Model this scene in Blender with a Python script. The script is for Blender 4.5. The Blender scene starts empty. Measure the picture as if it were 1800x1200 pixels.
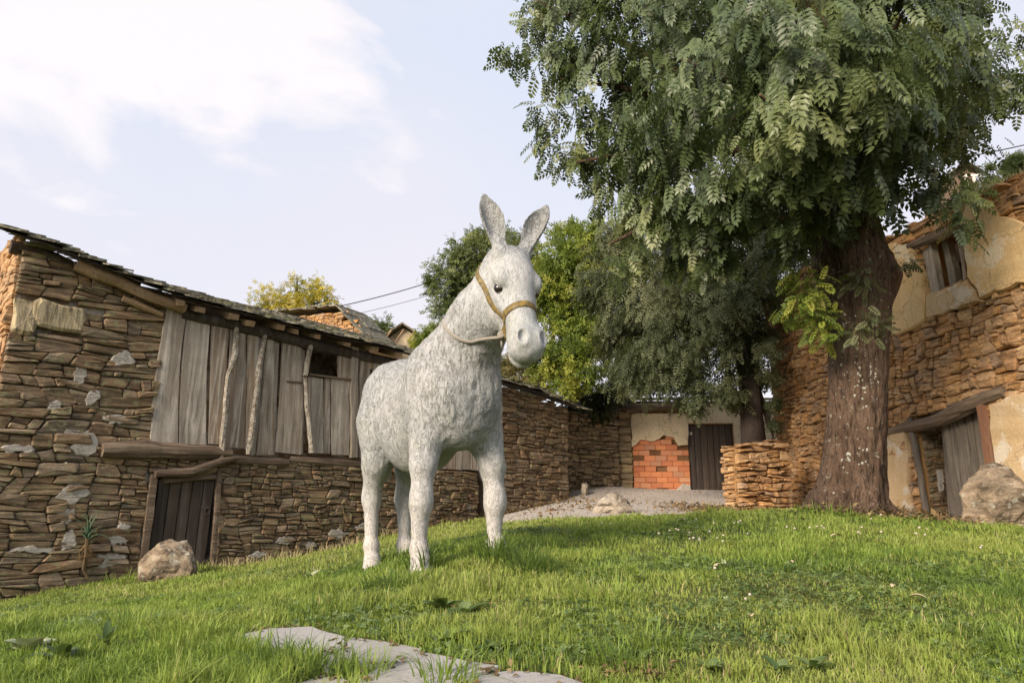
import bpy, math, random
import numpy as np
from mathutils import Vector, Matrix
R = math.radians
rng = np.random.default_rng(7)
rnd_ = random.Random(5)
scene = bpy.context.scene

# ------------------------------------------------------------------ camera
EYE = 0.9                                   # eye height above the origin plane
F_PX, PITCH = 1250.0, R(13.5)               # focal length in px of an 1800 px wide picture
cam_d = bpy.data.cameras.new('camera'); cam = bpy.data.objects.new('camera', cam_d)
scene.collection.objects.link(cam); scene.camera = cam
cam_d.lens = 36.0 * F_PX / 1800.0; cam_d.sensor_width = 36.0
cam_d.clip_start = 0.05; cam_d.clip_end = 5000
cam.location = (0, 0, EYE); cam.rotation_euler = (R(90) + PITCH, 0, 0)

# ------------------------------------------------------------------ sky, sun, exposure
SUN_EL, SUN_AZ = R(25), R(220)              # azimuth clockwise from +Y: behind the camera, to the left
world = bpy.data.worlds.new('World'); scene.world = world; world.use_nodes = True
wn = world.node_tree; wn.nodes.clear()
def wnode(t, **k):
    n = wn.nodes.new(t)
    for a, b in k.items(): setattr(n, a, b)
    return n
sky = wnode('ShaderNodeTexSky', sky_type='NISHITA', sun_disc=False)
sky.sun_elevation = SUN_EL; sky.sun_rotation = SUN_AZ; sky.air_density = 1.0; sky.dust_density = 2.0; sky.ozone_density = 1.5
bg1 = wnode('ShaderNodeBackground'); bg1.inputs['Strength'].default_value = 0.11
wn.links.new(sky.outputs[0], bg1.inputs['Color'])
bg2 = wnode('ShaderNodeBackground'); bg2.inputs['Strength'].default_value = 1.0
tc = wnode('ShaderNodeTexCoord')
mp = wnode('ShaderNodeMapping'); mp.inputs['Scale'].default_value = (1, 1, 1.9); wn.links.new(tc.outputs['Generated'], mp.inputs['Vector'])
n1 = wnode('ShaderNodeTexNoise'); n1.inputs['Scale'].default_value = 4.6; n1.inputs['Detail'].default_value = 9; n1.inputs['Roughness'].default_value = .52; n1.inputs['Distortion'].default_value = .35
wn.links.new(mp.outputs[0], n1.inputs['Vector'])
# one big cumulus sheet high on the left, ragged by the noise; the rest is thin veil
cdir = Vector((-0.495, 0.688, 0.530 * 1.8))
dot = wnode('ShaderNodeVectorMath', operation='DISTANCE'); dot.inputs[1].default_value = cdir
mp2 = wnode('ShaderNodeMapping'); mp2.inputs['Scale'].default_value = (1, 1, 1.8); wn.links.new(tc.outputs['Generated'], mp2.inputs['Vector']); wn.links.new(mp2.outputs[0], dot.inputs[0])
def wm(op, a, b=None, c=None, clamp=False):
    n = wnode('ShaderNodeMath', operation=op, use_clamp=clamp)
    for i, v in enumerate((a, b, c)):
        if v is None: continue
        if isinstance(v, (int, float)): n.inputs[i].default_value = v
        else: wn.links.new(v, n.inputs[i])
    return n.outputs[0]
blob = wm('MULTIPLY_ADD', dot.outputs['Value'], -3.2, 1.06)          # 0 at the rim
rag = wm('MULTIPLY_ADD', n1.outputs['Fac'], 3.0, -1.55)
cl = wm('MULTIPLY', wm('ADD', blob, rag), 2.2, clamp=True)
n2 = wnode('ShaderNodeTexNoise'); n2.inputs['Scale'].default_value = 1.6; n2.inputs['Detail'].default_value = 5; n2.inputs['Roughness'].default_value = .5
wn.links.new(mp.outputs[0], n2.inputs['Vector'])
sep = wnode('ShaderNodeSeparateXYZ'); wn.links.new(tc.outputs['Generated'], sep.inputs[0])
low = wm('MULTIPLY_ADD', sep.outputs[2], -0.75, 0.42, clamp=True)     # the veil thickens towards the horizon
veil = wm('ADD', wm('MULTIPLY_ADD', n2.outputs['Fac'], 0.9, 0.06), low, clamp=True)
veilc = wnode('ShaderNodeMix', data_type='RGBA')
veilc.inputs[6].default_value = (0.455, 0.575, 0.74, 1); veilc.inputs[7].default_value = (0.70, 0.645, 0.665, 1)
wn.links.new(veil, veilc.inputs[0])
cloudc = wnode('ShaderNodeMix', data_type='RGBA'); wn.links.new(cl, cloudc.inputs[0])
wn.links.new(veilc.outputs[2], cloudc.inputs[6]); cloudc.inputs[7].default_value = (0.80, 0.745, 0.745, 1)
wn.links.new(cloudc.outputs[2], bg2.inputs['Color'])
mxs = wnode('ShaderNodeMixShader'); mxs.inputs[0].default_value = 0.86
wn.links.new(bg1.outputs[0], mxs.inputs[1]); wn.links.new(bg2.outputs[0], mxs.inputs[2])
wo = wnode('ShaderNodeOutputWorld'); wn.links.new(mxs.outputs[0], wo.inputs['Surface'])
sun_d = bpy.data.lights.new('sun', 'SUN'); sun_o = bpy.data.objects.new('sun', sun_d); scene.collection.objects.link(sun_o)
sun_d.energy = 4.2; sun_d.angle = R(24); sun_d.color = (1.0, 0.85, 0.67)
sdir = Vector((math.sin(SUN_AZ) * math.cos(SUN_EL), math.cos(SUN_AZ) * math.cos(SUN_EL), math.sin(SUN_EL)))
sun_o.rotation_euler = sdir.to_track_quat('Z', 'Y').to_euler(); sun_o.location = sdir * 40
vs = scene.view_settings; vs.view_transform = 'Standard'; vs.look = 'None'; vs.gamma = 1; vs.exposure = 0.56; vs.use_curve_mapping = False
scene.cycles.max_bounces = 6; scene.cycles.transparent_max_bounces = 6

# ------------------------------------------------------------------ helpers
C = scene.collection
cP, sP = math.cos(PITCH), math.sin(PITCH)
def ray(px, py):
    u, v = px - 900.0, 600.0 - py
    return Vector((u, F_PX * cP - v * sP, F_PX * sP + v * cP))
def atY(px, py, Y):
    d = ray(px, py); t = Y / d.y
    return Vector((d.x * t, Y, EYE + d.z * t))
def props(o, label=None, cat=None, group=None, kind=None):
    if label: o['label'] = label
    if cat: o['category'] = cat
    if group: o['group'] = group
    if kind: o['kind'] = kind
    return o
def empty(name, loc=(0, 0, 0), rz=0, **k):
    o = bpy.data.objects.new(name, None); C.objects.link(o); o.empty_display_size = .1
    o.location = loc; o.rotation_euler = (0, 0, rz); return props(o, **k)
def link(name, me, mat, parent=None, smooth=False, **k):
    o = bpy.data.objects.new(name, me); C.objects.link(o)
    if mat is not None:
        for m in (mat if isinstance(mat, (list, tuple)) else [mat]): me.materials.append(m)
    if smooth: me.shade_smooth()
    if parent: o.parent = parent
    return props(o, **k)
def set_attr(me, name, vals):
    a = me.attributes.new(name, 'FLOAT', 'POINT'); a.data.foreach_set('value', np.asarray(vals, dtype=np.float32))
class MB:
    """collects polygons; build() links them as one mesh object"""
    def __init__(s): s.v = []; s.f = []; s.r = []
    def add(s, vs, fs, r=None):
        o = len(s.v); r = rnd_.random() if r is None else r
        s.v += [tuple(x) for x in vs]; s.r += [r] * len(vs); s.f += [tuple(o + i for i in f) for f in fs]
        return s
    def box(s, x0, x1, y0, y1, z0, z1, r=None, M=None, j=0.0):
        vs = [Vector((x, y, z)) for z in (z0, z1) for y in (y0, y1) for x in (x0, x1)]
        if j: vs = [v + Vector((rnd_.uniform(-j, j), rnd_.uniform(-j, j), rnd_.uniform(-j, j))) for v in vs]
        if M is not None: vs = [M @ v for v in vs]
        return s.add(vs, [(0, 2, 3, 1), (4, 5, 7, 6), (0, 1, 5, 4), (2, 6, 7, 3), (0, 4, 6, 2), (1, 3, 7, 5)], r)
    def tube(s, pts, rad, n=8, r=None, cap=True, jr=0.0, flat=1.0):
        pts = [Vector(p) for p in pts]; vs = []; fs = []
        ref = Vector((0.12, 0.31, 0.94)).normalized()
        for i, p in enumerate(pts):
            t = (pts[min(i + 1, len(pts) - 1)] - pts[max(i - 1, 0)]).normalized()
            a = t.cross(ref)
            if a.length < .15: a = t.cross(Vector((1, 0, 0)))
            a.normalize(); b = t.cross(a)
            rr = rad[i] if isinstance(rad, (list, tuple)) else rad
            for k in range(n):
                th = 2 * math.pi * k / n; q = rr * (1 + (rnd_.uniform(-jr, jr) if jr else 0))
                vs.append(p + a * math.cos(th) * q + b * math.sin(th) * q * flat)
        for i in range(len(pts) - 1):
            for k in range(n):
                k2 = (k + 1) % n; fs.append((i * n + k, i * n + k2, (i + 1) * n + k2, (i + 1) * n + k))
        if cap: fs.append(tuple(range(n - 1, -1, -1))); fs.append(tuple((len(pts) - 1) * n + k for k in range(n)))
        return s.add(vs, fs, r)
    def build(s, name, mat, parent=None, smooth=False, **k):
        me = bpy.data.meshes.new(name); me.from_pydata(s.v, [], s.f); me.update()
        set_attr(me, 'rnd', s.r)
        return link(name, me, mat, parent, smooth, **k)
def np_mesh(name, V, faces_flat, counts, mat, parent=None, smooth=False, attrs=None, **k):
    me = bpy.data.meshes.new(name)
    nv, nf = len(V), len(counts)
    me.vertices.add(nv); me.vertices.foreach_set('co', np.asarray(V, dtype=np.float32).ravel())
    me.loops.add(len(faces_flat)); me.loops.foreach_set('vertex_index', np.asarray(faces_flat, dtype=np.int32))
    me.polygons.add(nf)
    st = np.concatenate(([0], np.cumsum(counts)[:-1])).astype(np.int32)
    me.polygons.foreach_set('loop_start', st)
    me.update(calc_edges=True); me.validate()
    for a, v in (attrs or {}).items():
        if len(me.vertices) == len(v): set_attr(me, a, v)
    return link(name, me, mat, parent, smooth, **k)
def instance(tv, tf, P, X, Y, Z, scale):
    """tv template verts (n,3), tf list of faces, frames X,Y,Z (N,3), positions, scale (N,) or (N,3)"""
    N = len(P); tv = np.asarray(tv, float)
    sc = np.asarray(scale, float); sc = sc[:, None] if sc.ndim == 1 else sc
    sc = np.broadcast_to(sc, (N, 3))
    V = (P[:, None, :] + tv[None, :, 0:1] * X[:, None, :] * sc[:, None, 0:1] + tv[None, :, 1:2] * Y[:, None, :] * sc[:, None, 1:2]
         + tv[None, :, 2:3] * Z[:, None, :] * sc[:, None, 2:3]).reshape(-1, 3)
    base = np.concatenate([np.array(f) for f in tf]); cnt = np.array([len(f) for f in tf])
    F = (base[None, :] + (np.arange(N) * len(tv))[:, None]).ravel()
    return V, F, np.tile(cnt, N)
def norm(a): return a / np.maximum(np.linalg.norm(a, axis=-1, keepdims=True), 1e-9)

# value noise in numpy (for terrain, crowns, colours)
def hash3(i, j, k, s=0):
    h = (i * 374761393 + j * 668265263 + k * 2147483647 + s * 974711) & 0xFFFFFFFF
    h = ((h ^ (h >> 13)) * 1274126177) & 0xFFFFFFFF
    return ((h ^ (h >> 16)) & 0xFFFF) / 65535.0
def vnoise(P, s=0):
    P = np.asarray(P, float); fi = np.floor(P).astype(np.int64); f = P - fi; f = f * f * (3 - 2 * f); r = 0
    for a in (0, 1):
        for b in (0, 1):
            for c in (0, 1):
                w = (f[..., 0] if a else 1 - f[..., 0]) * (f[..., 1] if b else 1 - f[..., 1]) * (f[..., 2] if c else 1 - f[..., 2])
                r = r + w * hash3(fi[..., 0] + a, fi[..., 1] + b, fi[..., 2] + c, s)
    return r

# ------------------------------------------------------------------ materials
class NT:
    def __init__(s, name):
        s.m = bpy.data.materials.new(name); s.m.use_nodes = True; s.t = s.m.node_tree; s.t.nodes.clear()
        s.out = s.n('ShaderNodeOutputMaterial'); s.b = s.n('ShaderNodeBsdfPrincipled'); s.l(s.b.outputs[0], s.out.inputs[0])
        s.b.inputs['Specular IOR Level'].default_value = .3
    def n(s, t, **k):
        n = s.t.nodes.new(t)
        for a, b in k.items(): setattr(n, a, b)
        return n
    def l(s, a, b): s.t.links.new(a, b)
    def set(s, inp, v):
        if isinstance(v, bpy.types.NodeSocket): s.l(v, inp)
        elif isinstance(v, (tuple, list)) and len(v) == 3 and inp.type == 'RGBA': inp.default_value = (*v, 1)
        else: inp.default_value = v
    def attr(s, name='rnd'):
        n = s.n('ShaderNodeAttribute', attribute_name=name); return n.outputs['Fac']
    def coord(s, scale=(1, 1, 1), by_rnd=0.0):
        tcn = s.n('ShaderNodeTexCoord'); v = tcn.outputs['Object']
        if by_rnd:
            c = s.n('ShaderNodeCombineXYZ'); m_ = s.math('MULTIPLY', s.attr(), by_rnd)
            s.l(m_, c.inputs[0]); s.l(m_, c.inputs[1]); s.l(m_, c.inputs[2])
            a = s.n('ShaderNodeVectorMath', operation='ADD'); s.l(v, a.inputs[0]); s.l(c.outputs[0], a.inputs[1]); v = a.outputs[0]
        mp = s.n('ShaderNodeMapping'); mp.inputs['Scale'].default_value = scale; s.l(v, mp.inputs['Vector']); return mp.outputs[0]
    def math(s, op, a, b=None, c=None, clamp=False):
        n = s.n('ShaderNodeMath', operation=op, use_clamp=clamp)
        for i, v in enumerate((a, b, c)):
            if v is not None: s.set(n.inputs[i], v)
        return n.outputs[0]
    def noise(s, vec, scale, detail=6, rough=.6, dist=0.0):
        n = s.n('ShaderNodeTexNoise'); n.inputs['Scale'].default_value = scale; n.inputs['Detail'].default_value = detail
        n.inputs['Roughness'].default_value = rough; n.inputs['Distortion'].default_value = dist
        if vec is not None: s.l(vec, n.inputs['Vector'])
        return n.outputs['Fac']
    def voro(s, vec, scale, feature='F1'):
        n = s.n('ShaderNodeTexVoronoi', feature=feature); n.inputs['Scale'].default_value = scale; s.l(vec, n.inputs['Vector'])
        return n.outputs['Distance']
    def ramp(s, fac, stops, interp='LINEAR'):
        n = s.n('ShaderNodeValToRGB'); n.color_ramp.interpolation = interp; e = n.color_ramp.elements
        while len(e) < len(stops): e.new(.5)
        for i, (p, c) in enumerate(stops):
            e[i].position = p; e[i].color = (*c, 1) if not isinstance(c, (int, float)) else (c, c, c, 1)
        s.l(fac, n.inputs[0]); return n.outputs[0]
    def mix(s, fac, a, b, blend='MIX'):
        n = s.n('ShaderNodeMix', data_type='RGBA', blend_type=blend)
        s.set(n.inputs[0], fac); s.set(n.inputs[6], a); s.set(n.inputs[7], b); return n.outputs[2]
    def range(s, v, a, b, c=0.0, d=1.0):
        n = s.n('ShaderNodeMapRange'); s.l(v, n.inputs[0])
        for i, q in enumerate((a, b, c, d)): n.inputs[i + 1].default_value = q
        return n.outputs[0]
    def bump(s, h, dist=.01, strength=1.0, prev=None):
        n = s.n('ShaderNodeBump'); n.inputs['Distance'].default_value = dist; n.inputs['Strength'].default_value = strength
        s.l(h, n.inputs['Height'])
        if prev is not None: s.l(prev, n.inputs['Normal'])
        return n.outputs[0]
    def fin(s, col=None, normal=None, rough=.85):
        if col is not None: s.set(s.b.inputs['Base Color'], col)
        if normal is not None: s.l(normal, s.b.inputs['Normal'])
        s.set(s.b.inputs['Roughness'], rough); return s.m
def stone_mat(name, cols, stri=(1.6, 1.6, 17.0), dist=.012, lichen=None, lich_amt=.55, patch=None):
    t = NT(name); c = t.coord((1, 1, 1), 7.0); cs = t.coord(stri, 7.0)
    n = len(cols); base = t.ramp(t.attr(), [((i + .5) / n, k) for i, k in enumerate(cols)], 'LINEAR')
    big = t.noise(c, 5, 6, .65); fine = t.noise(c, 42, 8, .75); st = t.noise(cs, 1.0, 7, .68, .6)
    col = t.mix(t.range(big, .3, .7, 0, .55), base, (0.33, 0.20, 0.10) if patch is None else patch, 'MIX')
    col = t.mix(t.range(st, .36, .56, .8, 0), col, (0.035, 0.026, 0.02), 'MIX')
    col = t.mix(t.range(st, .55, .68, 0, .5), col, (0.48, 0.40, 0.30), 'MIX')
    col = t.mix(1.0, col, t.ramp(fine, [(.25, .55), (.75, 1.45)]), 'MULTIPLY')
    if lichen is not None:
        lm = t.range(t.noise(c, 9, 8, .7), lich_amt, lich_amt + .07, 0, .7); col = t.mix(lm, col, lichen)
    b = t.bump(st, dist * 1.7, 1.0); b = t.bump(fine, dist * .55, .9, b); b = t.bump(big, dist * 1.4, .8, b)
    return t.fin(col, b, .92)
def wood_mat(name, cols, light=(0.42, 0.40, 0.36), dark=(0.03, 0.022, 0.017), axis='z', light_amt=.5, dist=.006):
    sc = {'z': (22, 22, 1.3), 'x': (1.3, 22, 22), 'y': (22, 1.3, 22)}[axis]
    t = NT(name); c = t.coord((1, 1, 1), 5.0); cg = t.coord(sc, 5.0)
    n = len(cols); base = t.ramp(t.attr(), [((i + .5) / n, k) for i, k in enumerate(cols)])
    g = t.noise(cg, 1.0, 8, .72, .4); big = t.noise(c, 2.6, 5, .6); fine = t.noise(c, 60, 6, .7)
    cg2 = t.coord(tuple(q * .38 for q in sc), 5.0); g2 = t.noise(cg2, 1.0, 5, .6, 1.2)
    col = t.mix(t.range(g2, .45, .68, 0, light_amt), base, light)
    col = t.mix(t.range(g, .47, .30, 0, .85), col, dark)
    col = t.mix(t.range(big, .35, .7, 0, .45), col, tuple(q * .6 for q in cols[0]))
    col = t.mix(1.0, col, t.ramp(fine, [(.2, .7), (.8, 1.3)]), 'MULTIPLY')
    b = t.bump(g, dist, 1.0); b = t.bump(g2, dist * 1.6, .7, b); b = t.bump(fine, dist * .4, .6, b)
    return t.fin(col, b, .85)
def leaf_mat(name, cols, trans=.35, rough=.5, spec=.4, back=None):
    t = NT(name); n = len(cols)
    base = t.ramp(t.attr(), [((i + .5) / n, k) for i, k in enumerate(cols)])
    c = t.coord((1, 1, 1)); col = t.mix(1.0, base, t.ramp(t.noise(c, 7, 3, .6), [(.3, .75), (.7, 1.25)]), 'MULTIPLY')
    t.b.inputs['Specular IOR Level'].default_value = spec
    t.fin(col, None, rough)
    tr = t.n('ShaderNodeBsdfTranslucent'); t.l(t.mix(.5, col, (0.20, 0.26, 0.03), 'MIX'), tr.inputs[0])
    mx = t.n('ShaderNodeMixShader'); mx.inputs[0].default_value = trans
    t.l(t.b.outputs[0], mx.inputs[1]); t.l(tr.outputs[0], mx.inputs[2]); t.l(mx.outputs[0], t.out.inputs[0])
    return t.m
def plain(name, col, rough=.8, bump=0, scale=20, metal=0.0, var=.25):
    t = NT(name); c = t.coord((1, 1, 1), 3.0); n = t.noise(c, scale, 8, .7)
    k = t.mix(1.0, col, t.ramp(n, [(.25, 1 - var), (.75, 1 + var)]), 'MULTIPLY')
    t.b.inputs['Metallic'].default_value = metal
    return t.fin(k, t.bump(n, bump or .002, .8), rough)
# ------------------------------------------------------------------ building frames
def hdir(px):                                # horizontal direction through a column at horizon height
    return Vector((px - 900.0, F_PX / cP, 0))
class Frame:
    """vertical facade plane: local x along the wall, local y into the building, z up"""
    def __init__(s, P0, d):
        s.P0 = Vector(P0); s.d = Vector(d).normalized(); s.rz = math.atan2(s.d.y, s.d.x); s.n = Vector((-s.d.y, s.d.x, 0))
    def px(s, px, py, o=0.0):                # picture point -> (s, z) on the plane at local y = o
        d = ray(px, py); P = s.P0 + s.n * o; e = Vector((0, 0, EYE))
        t = (P - e).dot(s.n) / d.dot(s.n); Q = e + d * t
        return (Q - s.P0).dot(s.d), Q.z
    def w(s, x, z, y=0.0): return s.P0 + s.d * x + s.n * y + Vector((0, 0, z))
h = hdir(265); BARN = Frame(h * (11.0 / h.y), (0.714, 0.70, 0))
A_ = 7.6; HOUSE = Frame((A_ - 0.117 * 11.0, 11.0, 0), (0.117, -1.0, 0))
SHED_P = BARN.w(9.35, 0)

# ------------------------------------------------------------------ terrain: a thin-plate surface through levelled points
def G(px, py, Y): p = atY(px, py, Y); return (p.x, p.y, p.z)
def GB(px, py): s_, z_ = BARN.px(px, py); p = BARN.w(s_, z_); return (p.x, p.y, p.z)
def GH(px, py): s_, z_ = HOUSE.px(px, py); p = HOUSE.w(s_, z_); return (p.x, p.y, p.z)
ctl = [(0, -1, .30), (-3, -1, .22), (3, -1, .34), (-6, 2, .0), (6, 2, .45),
       G(0, 1200, 2.7), G(450, 1200, 2.5), G(900, 1200, 2.4), G(1400, 1200, 2.5), G(1800, 1200, 2.7),
       G(450, 1118, 3.15), G(900, 1100, 3.3), G(1350, 1100, 3.3), G(1800, 1090, 3.4),
       G(0, 1100, 5.0), G(300, 1060, 6.0), G(0, 1075, 7.4),
       GB(0, 1056), GB(130, 1030), GB(250, 1008), GB(380, 1000), GB(500, 982), GB(640, 952), GB(780, 922), GB(900, 905),
       G(650, 1000, 6.2), G(748, 1000, 5.3), G(868, 972, 5.6), G(728, 968, 6.4), G(560, 1010, 7), G(1000, 985, 5.6),
       G(1000, 916, 9.6), G(860, 925, 9.6), G(1200, 908, 9.6), G(1100, 950, 6.8), G(1400, 897, 8.6), G(1300, 905, 9.6),
       G(1300, 1030, 4.2), G(1700, 1020, 4.4), G(1400, 950, 6.2), G(1750, 960, 6.2), G(1480, 901, 8.5),
       GH(1560, 912), GH(1680, 917), GH(1800, 928), GH(1400, 893),
       G(990, 884, 15), G(1000, 846, 20), G(1110, 856, 20), G(1290, 862, 20), G(1230, 900, 12.4), G(1060, 900, 12.2), G(1280, 892, 14.5),
       (-14, 8, .1), (-12, 18, 1.0), (-20, 4, .0), (-4, 24, 1.8), (14, 12, 1.4), (14, 5, .9), (20, 20, 2.2), (5, 28, 2.4), (-20, 30, 2.0), (22, 30, 3)]
ctl = np.array(ctl)
def _tps(d2): return np.where(d2 > 1e-12, .5 * d2 * np.log(np.maximum(d2, 1e-12)), 0)
_n = len(ctl); _K = _tps(((ctl[:, None, :2] - ctl[None, :, :2]) ** 2).sum(-1)) + np.eye(_n) * .02
_P = np.c_[np.ones(_n), ctl[:, :2]]
_A = np.zeros((_n + 3, _n + 3)); _A[:_n, :_n] = _K; _A[:_n, _n:] = _P; _A[_n:, :_n] = _P.T
_W = np.linalg.solve(_A, np.r_[ctl[:, 2], 0, 0, 0])
def gz(x, y):
    x = np.asarray(x, float); y = np.asarray(y, float); sh = x.shape; X = x.ravel(); Y = y.ravel(); out = np.empty(len(X))
    for a in range(0, len(X), 40000):
        q = np.c_[X[a:a + 40000], Y[a:a + 40000]]
        out[a:a + 40000] = _tps(((q[:, None, :] - ctl[None, :, :2]) ** 2).sum(-1)) @ _W[:_n] + _W[_n] + q @ _W[_n + 1:]
    w = np.clip((np.hypot(X, Y - 10) - 18) / 22, 0, 1); w = w * w * (3 - 2 * w)
    far = 2.0 + 0.0 * X
    near = out * (1 - w) + far * w
    near = near + .012 * (vnoise(np.c_[X * 2.3, Y * 2.3, X * 0], 3) - .5) * 2 * (1 - w)
    return near.reshape(sh)
def g1(x, y): return float(gz(np.array([x]), np.array([y]))[0])
def road_mask(x, y):                         # 1 on the lane of small stones behind the crest
    x = np.asarray(x, float); y = np.asarray(y, float)
    b = 10.3 + .35 * np.sin(x * 1.7) + .12 * np.sin(x * 5.3)
    return (y > b) & (x > -0.6 + (y - 10) * .10) & (x < 6.3)
def build_ground():
    xs = np.concatenate([-np.geomspace(1500, 12.5, 14), np.arange(-12, 12.01, .16), np.geomspace(12.5, 1500, 14)])
    ys = np.concatenate([-np.geomspace(1500, 3, 10), np.arange(-2.6, 24, .16), np.geomspace(24.3, 1500, 16)])
    X, Y = np.meshgrid(xs, ys); Z = gz(X, Y); V = np.c_[X.ravel(), Y.ravel(), Z.ravel()]
    nx, ny = len(xs), len(ys); i = np.arange((ny - 1) * nx).reshape(ny - 1, nx)[:, :-1].ravel()
    F = np.c_[i, i + 1, i + nx + 1, i + nx].ravel()
    rm = road_mask(V[:, 0], V[:, 1]).astype(float)
    t = NT('soil_and_turf'); c = t.coord(); r = t.attr('road'); n = t.noise(c, 1.6, 7, .65); f = t.noise(c, 60, 7, .75); v = t.voro(c, 30)
    gc = t.mix(t.range(n, .35, .65), (0.055, 0.085, 0.018), (0.12, 0.12, 0.035)); gc = t.mix(t.range(f, .5, .8, 0, .6), gc, (0.10, 0.07, 0.035))
    rc = t.mix(t.range(n, .3, .7), (0.50, 0.445, 0.40), (0.60, 0.54, 0.49)); rc = t.mix(t.range(v, .15, .45, .0, .35), rc, (0.26, 0.22, 0.18))
    rc = t.mix(1.0, rc, t.ramp(f, [(.25, .75), (.75, 1.25)]), 'MULTIPLY')
    t.fin(t.mix(r, gc, rc), t.bump(v, .02, .8, t.bump(f, .01, .8)), .95)
    np_mesh('ground', V, F, np.full(len(F) // 4, 4), t.m, smooth=True, attrs={'road': rm}, kind='structure')
build_ground()
# ------------------------------------------------------------------ the donkey statue: one signed-distance body, polygonised
DK_C = np.array((-0.70, 5.88)); DK_H = np.array((.533, -.846)); DK_L = np.array((.846, .533))
DK_G = EYE - .38
def dk_world(p):
    return Vector((DK_C[0] + p[0] * DK_H[0] + p[1] * DK_L[0], DK_C[1] + p[0] * DK_H[1] + p[1] * DK_L[1], DK_G + p[2]))
def dk_px(px, py, Y):                        # picture point at depth Y -> donkey's own frame
    w = atY(px, py, Y); d = np.array((w.x, w.y)) - DK_C
    return np.array((d @ DK_H, d @ DK_L, w.z - DK_G))
POLL = np.array((.985, .165, 2.325))
HS = 1.17
HY, HP = R(-4), R(66)                          # head turned a little to its left, face steep
hf = np.array((math.cos(HY), math.sin(HY), 0)); HL = np.array((-math.sin(HY), math.cos(HY), 0))
HA = hf * math.cos(HP) + np.array((0, 0, -math.sin(HP))); HU = hf * math.sin(HP) + np.array((0, 0, math.cos(HP)))
HB = np.stack([HA, HL, HU])                   # rows: along the face, left, out of the forehead
def hd(a, l, u): return POLL + HA * a * HS + HL * l * HS + HU * u * HS
prims = []                                    # (kind, data, k, op)
def ell(c, r, B=None, k=.06, op='+'): prims.append(('e', np.array(c, float), np.array(r, float) * (HS if B is HB else 1), np.eye(3) if B is None else B, k, op))
def cone(p, q, r0, r1, k=.06, op='+'): prims.append(('c', np.array(p, float), np.array(q, float), r0, r1, k, op))
# trunk
ell((.02, 0, 1.24), (.62, .315, .42), k=.1)
for l in (-1, 1): ell((.44, l * .235, 1.28), (.17, .12, .32), k=.05); ell((-.52, l * .20, 1.26), (.24, .14, .34), k=.06)
ell((-.50, 0, 1.34), (.34, .33, .38), k=.12)
ell((-.55, .0, 1.20), (.28, .31, .36), k=.12)
ell((-.12, 0, 1.08), (.40, .335, .40), k=.08)
ell((.42, 0, 1.28), (.34, .335, .44), k=.12)
ell((.60, 0, 1.16), (.20, .27, .30), k=.12)
ell((.62, .13, 1.26), (.16, .15, .2), k=.1); ell((.62, -.13, 1.26), (.16, .15, .2), k=.1)
ell((.28, 0, 1.55), (.22, .12, .24), k=.12)
# neck
cone((.44, .0, 1.42), (.77, .06, 1.82), .34, .215, k=.12)
cone((.76, .06, 1.82), (.93, .14, 2.14), .205, .165, k=.12)
cone((.40, 0, 1.58), (.74, .08, 2.00), .10, .07, k=.10)
cone((.74, .08, 2.00), (.91, .12, 2.30), .065, .06, k=.08)
# legs (hoof height follows the sloping ground)
FN, FF = np.array((.535, -.29)), np.array((.56, .32)); HN, HF_ = np.array((-.55, -.22)), np.array((-.66, .13))
def dk_gz(p): w = dk_world((p[0], p[1], 0)); return g1(w.x, w.y) - DK_G
def foreleg(p, s):
    g = dk_gz(p)
    cone((.47, p[1] * .72, 1.12), (p[0] - .01, p[1] * .94, .72), .170, .100, k=.09)
    cone((p[0] - .01, p[1] * .94, .72), (p[0], p[1] * .99, .47), .088, .072, k=.05)
    ell((p[0] + .010, p[1], .46), (.078, .075, .115), k=.06)
    cone((p[0] - .005, p[1], .40), (p[0] - .01, p[1], .14), .068, .052, k=.05)
    ell((p[0], p[1], .12), (.068, .065, .06), k=.05)
    cone((p[0], p[1], .09), (p[0] + .025, p[1], g + .07), .060, .066, k=.02); cone((p[0] + .025, p[1], g + .07), (p[0] + .045, p[1], g - .03), .072, .090, k=.012)
def hindleg(p, s):
    g = dk_gz(p)
    cone((-.52, p[1] * .85, 1.12), (p[0] + .03, p[1] * 1.0, .78), .205, .125, k=.1)
    cone((p[0] + .03, p[1], .80), (p[0] - .06, p[1], .52), .112, .075, k=.06)
    ell((p[0] - .062, p[1], .50), (.078, .068, .11), k=.06)
    cone((p[0] - .055, p[1], .46), (p[0] - .02, p[1], .14), .066, .052, k=.05)
    ell((p[0] - .01, p[1], .10), (.069, .066, .06), k=.05)
    cone((p[0] - .01, p[1], .08), (p[0] + .02, p[1], g + .07), .060, .066, k=.02); cone((p[0] + .02, p[1], g + .07), (p[0] + .04, p[1], g - .03), .072, .090, k=.012)
foreleg(FN, -1); foreleg(FF, 1); hindleg(HN, -1); hindleg(HF_, 1)
# tail
cone((-.86, 0, 1.50), (-.93, 0, 1.10), .05, .045, k=.06); cone((-.93, 0, 1.10), (-.90, 0, .72), .05, .07, k=.05)
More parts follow.
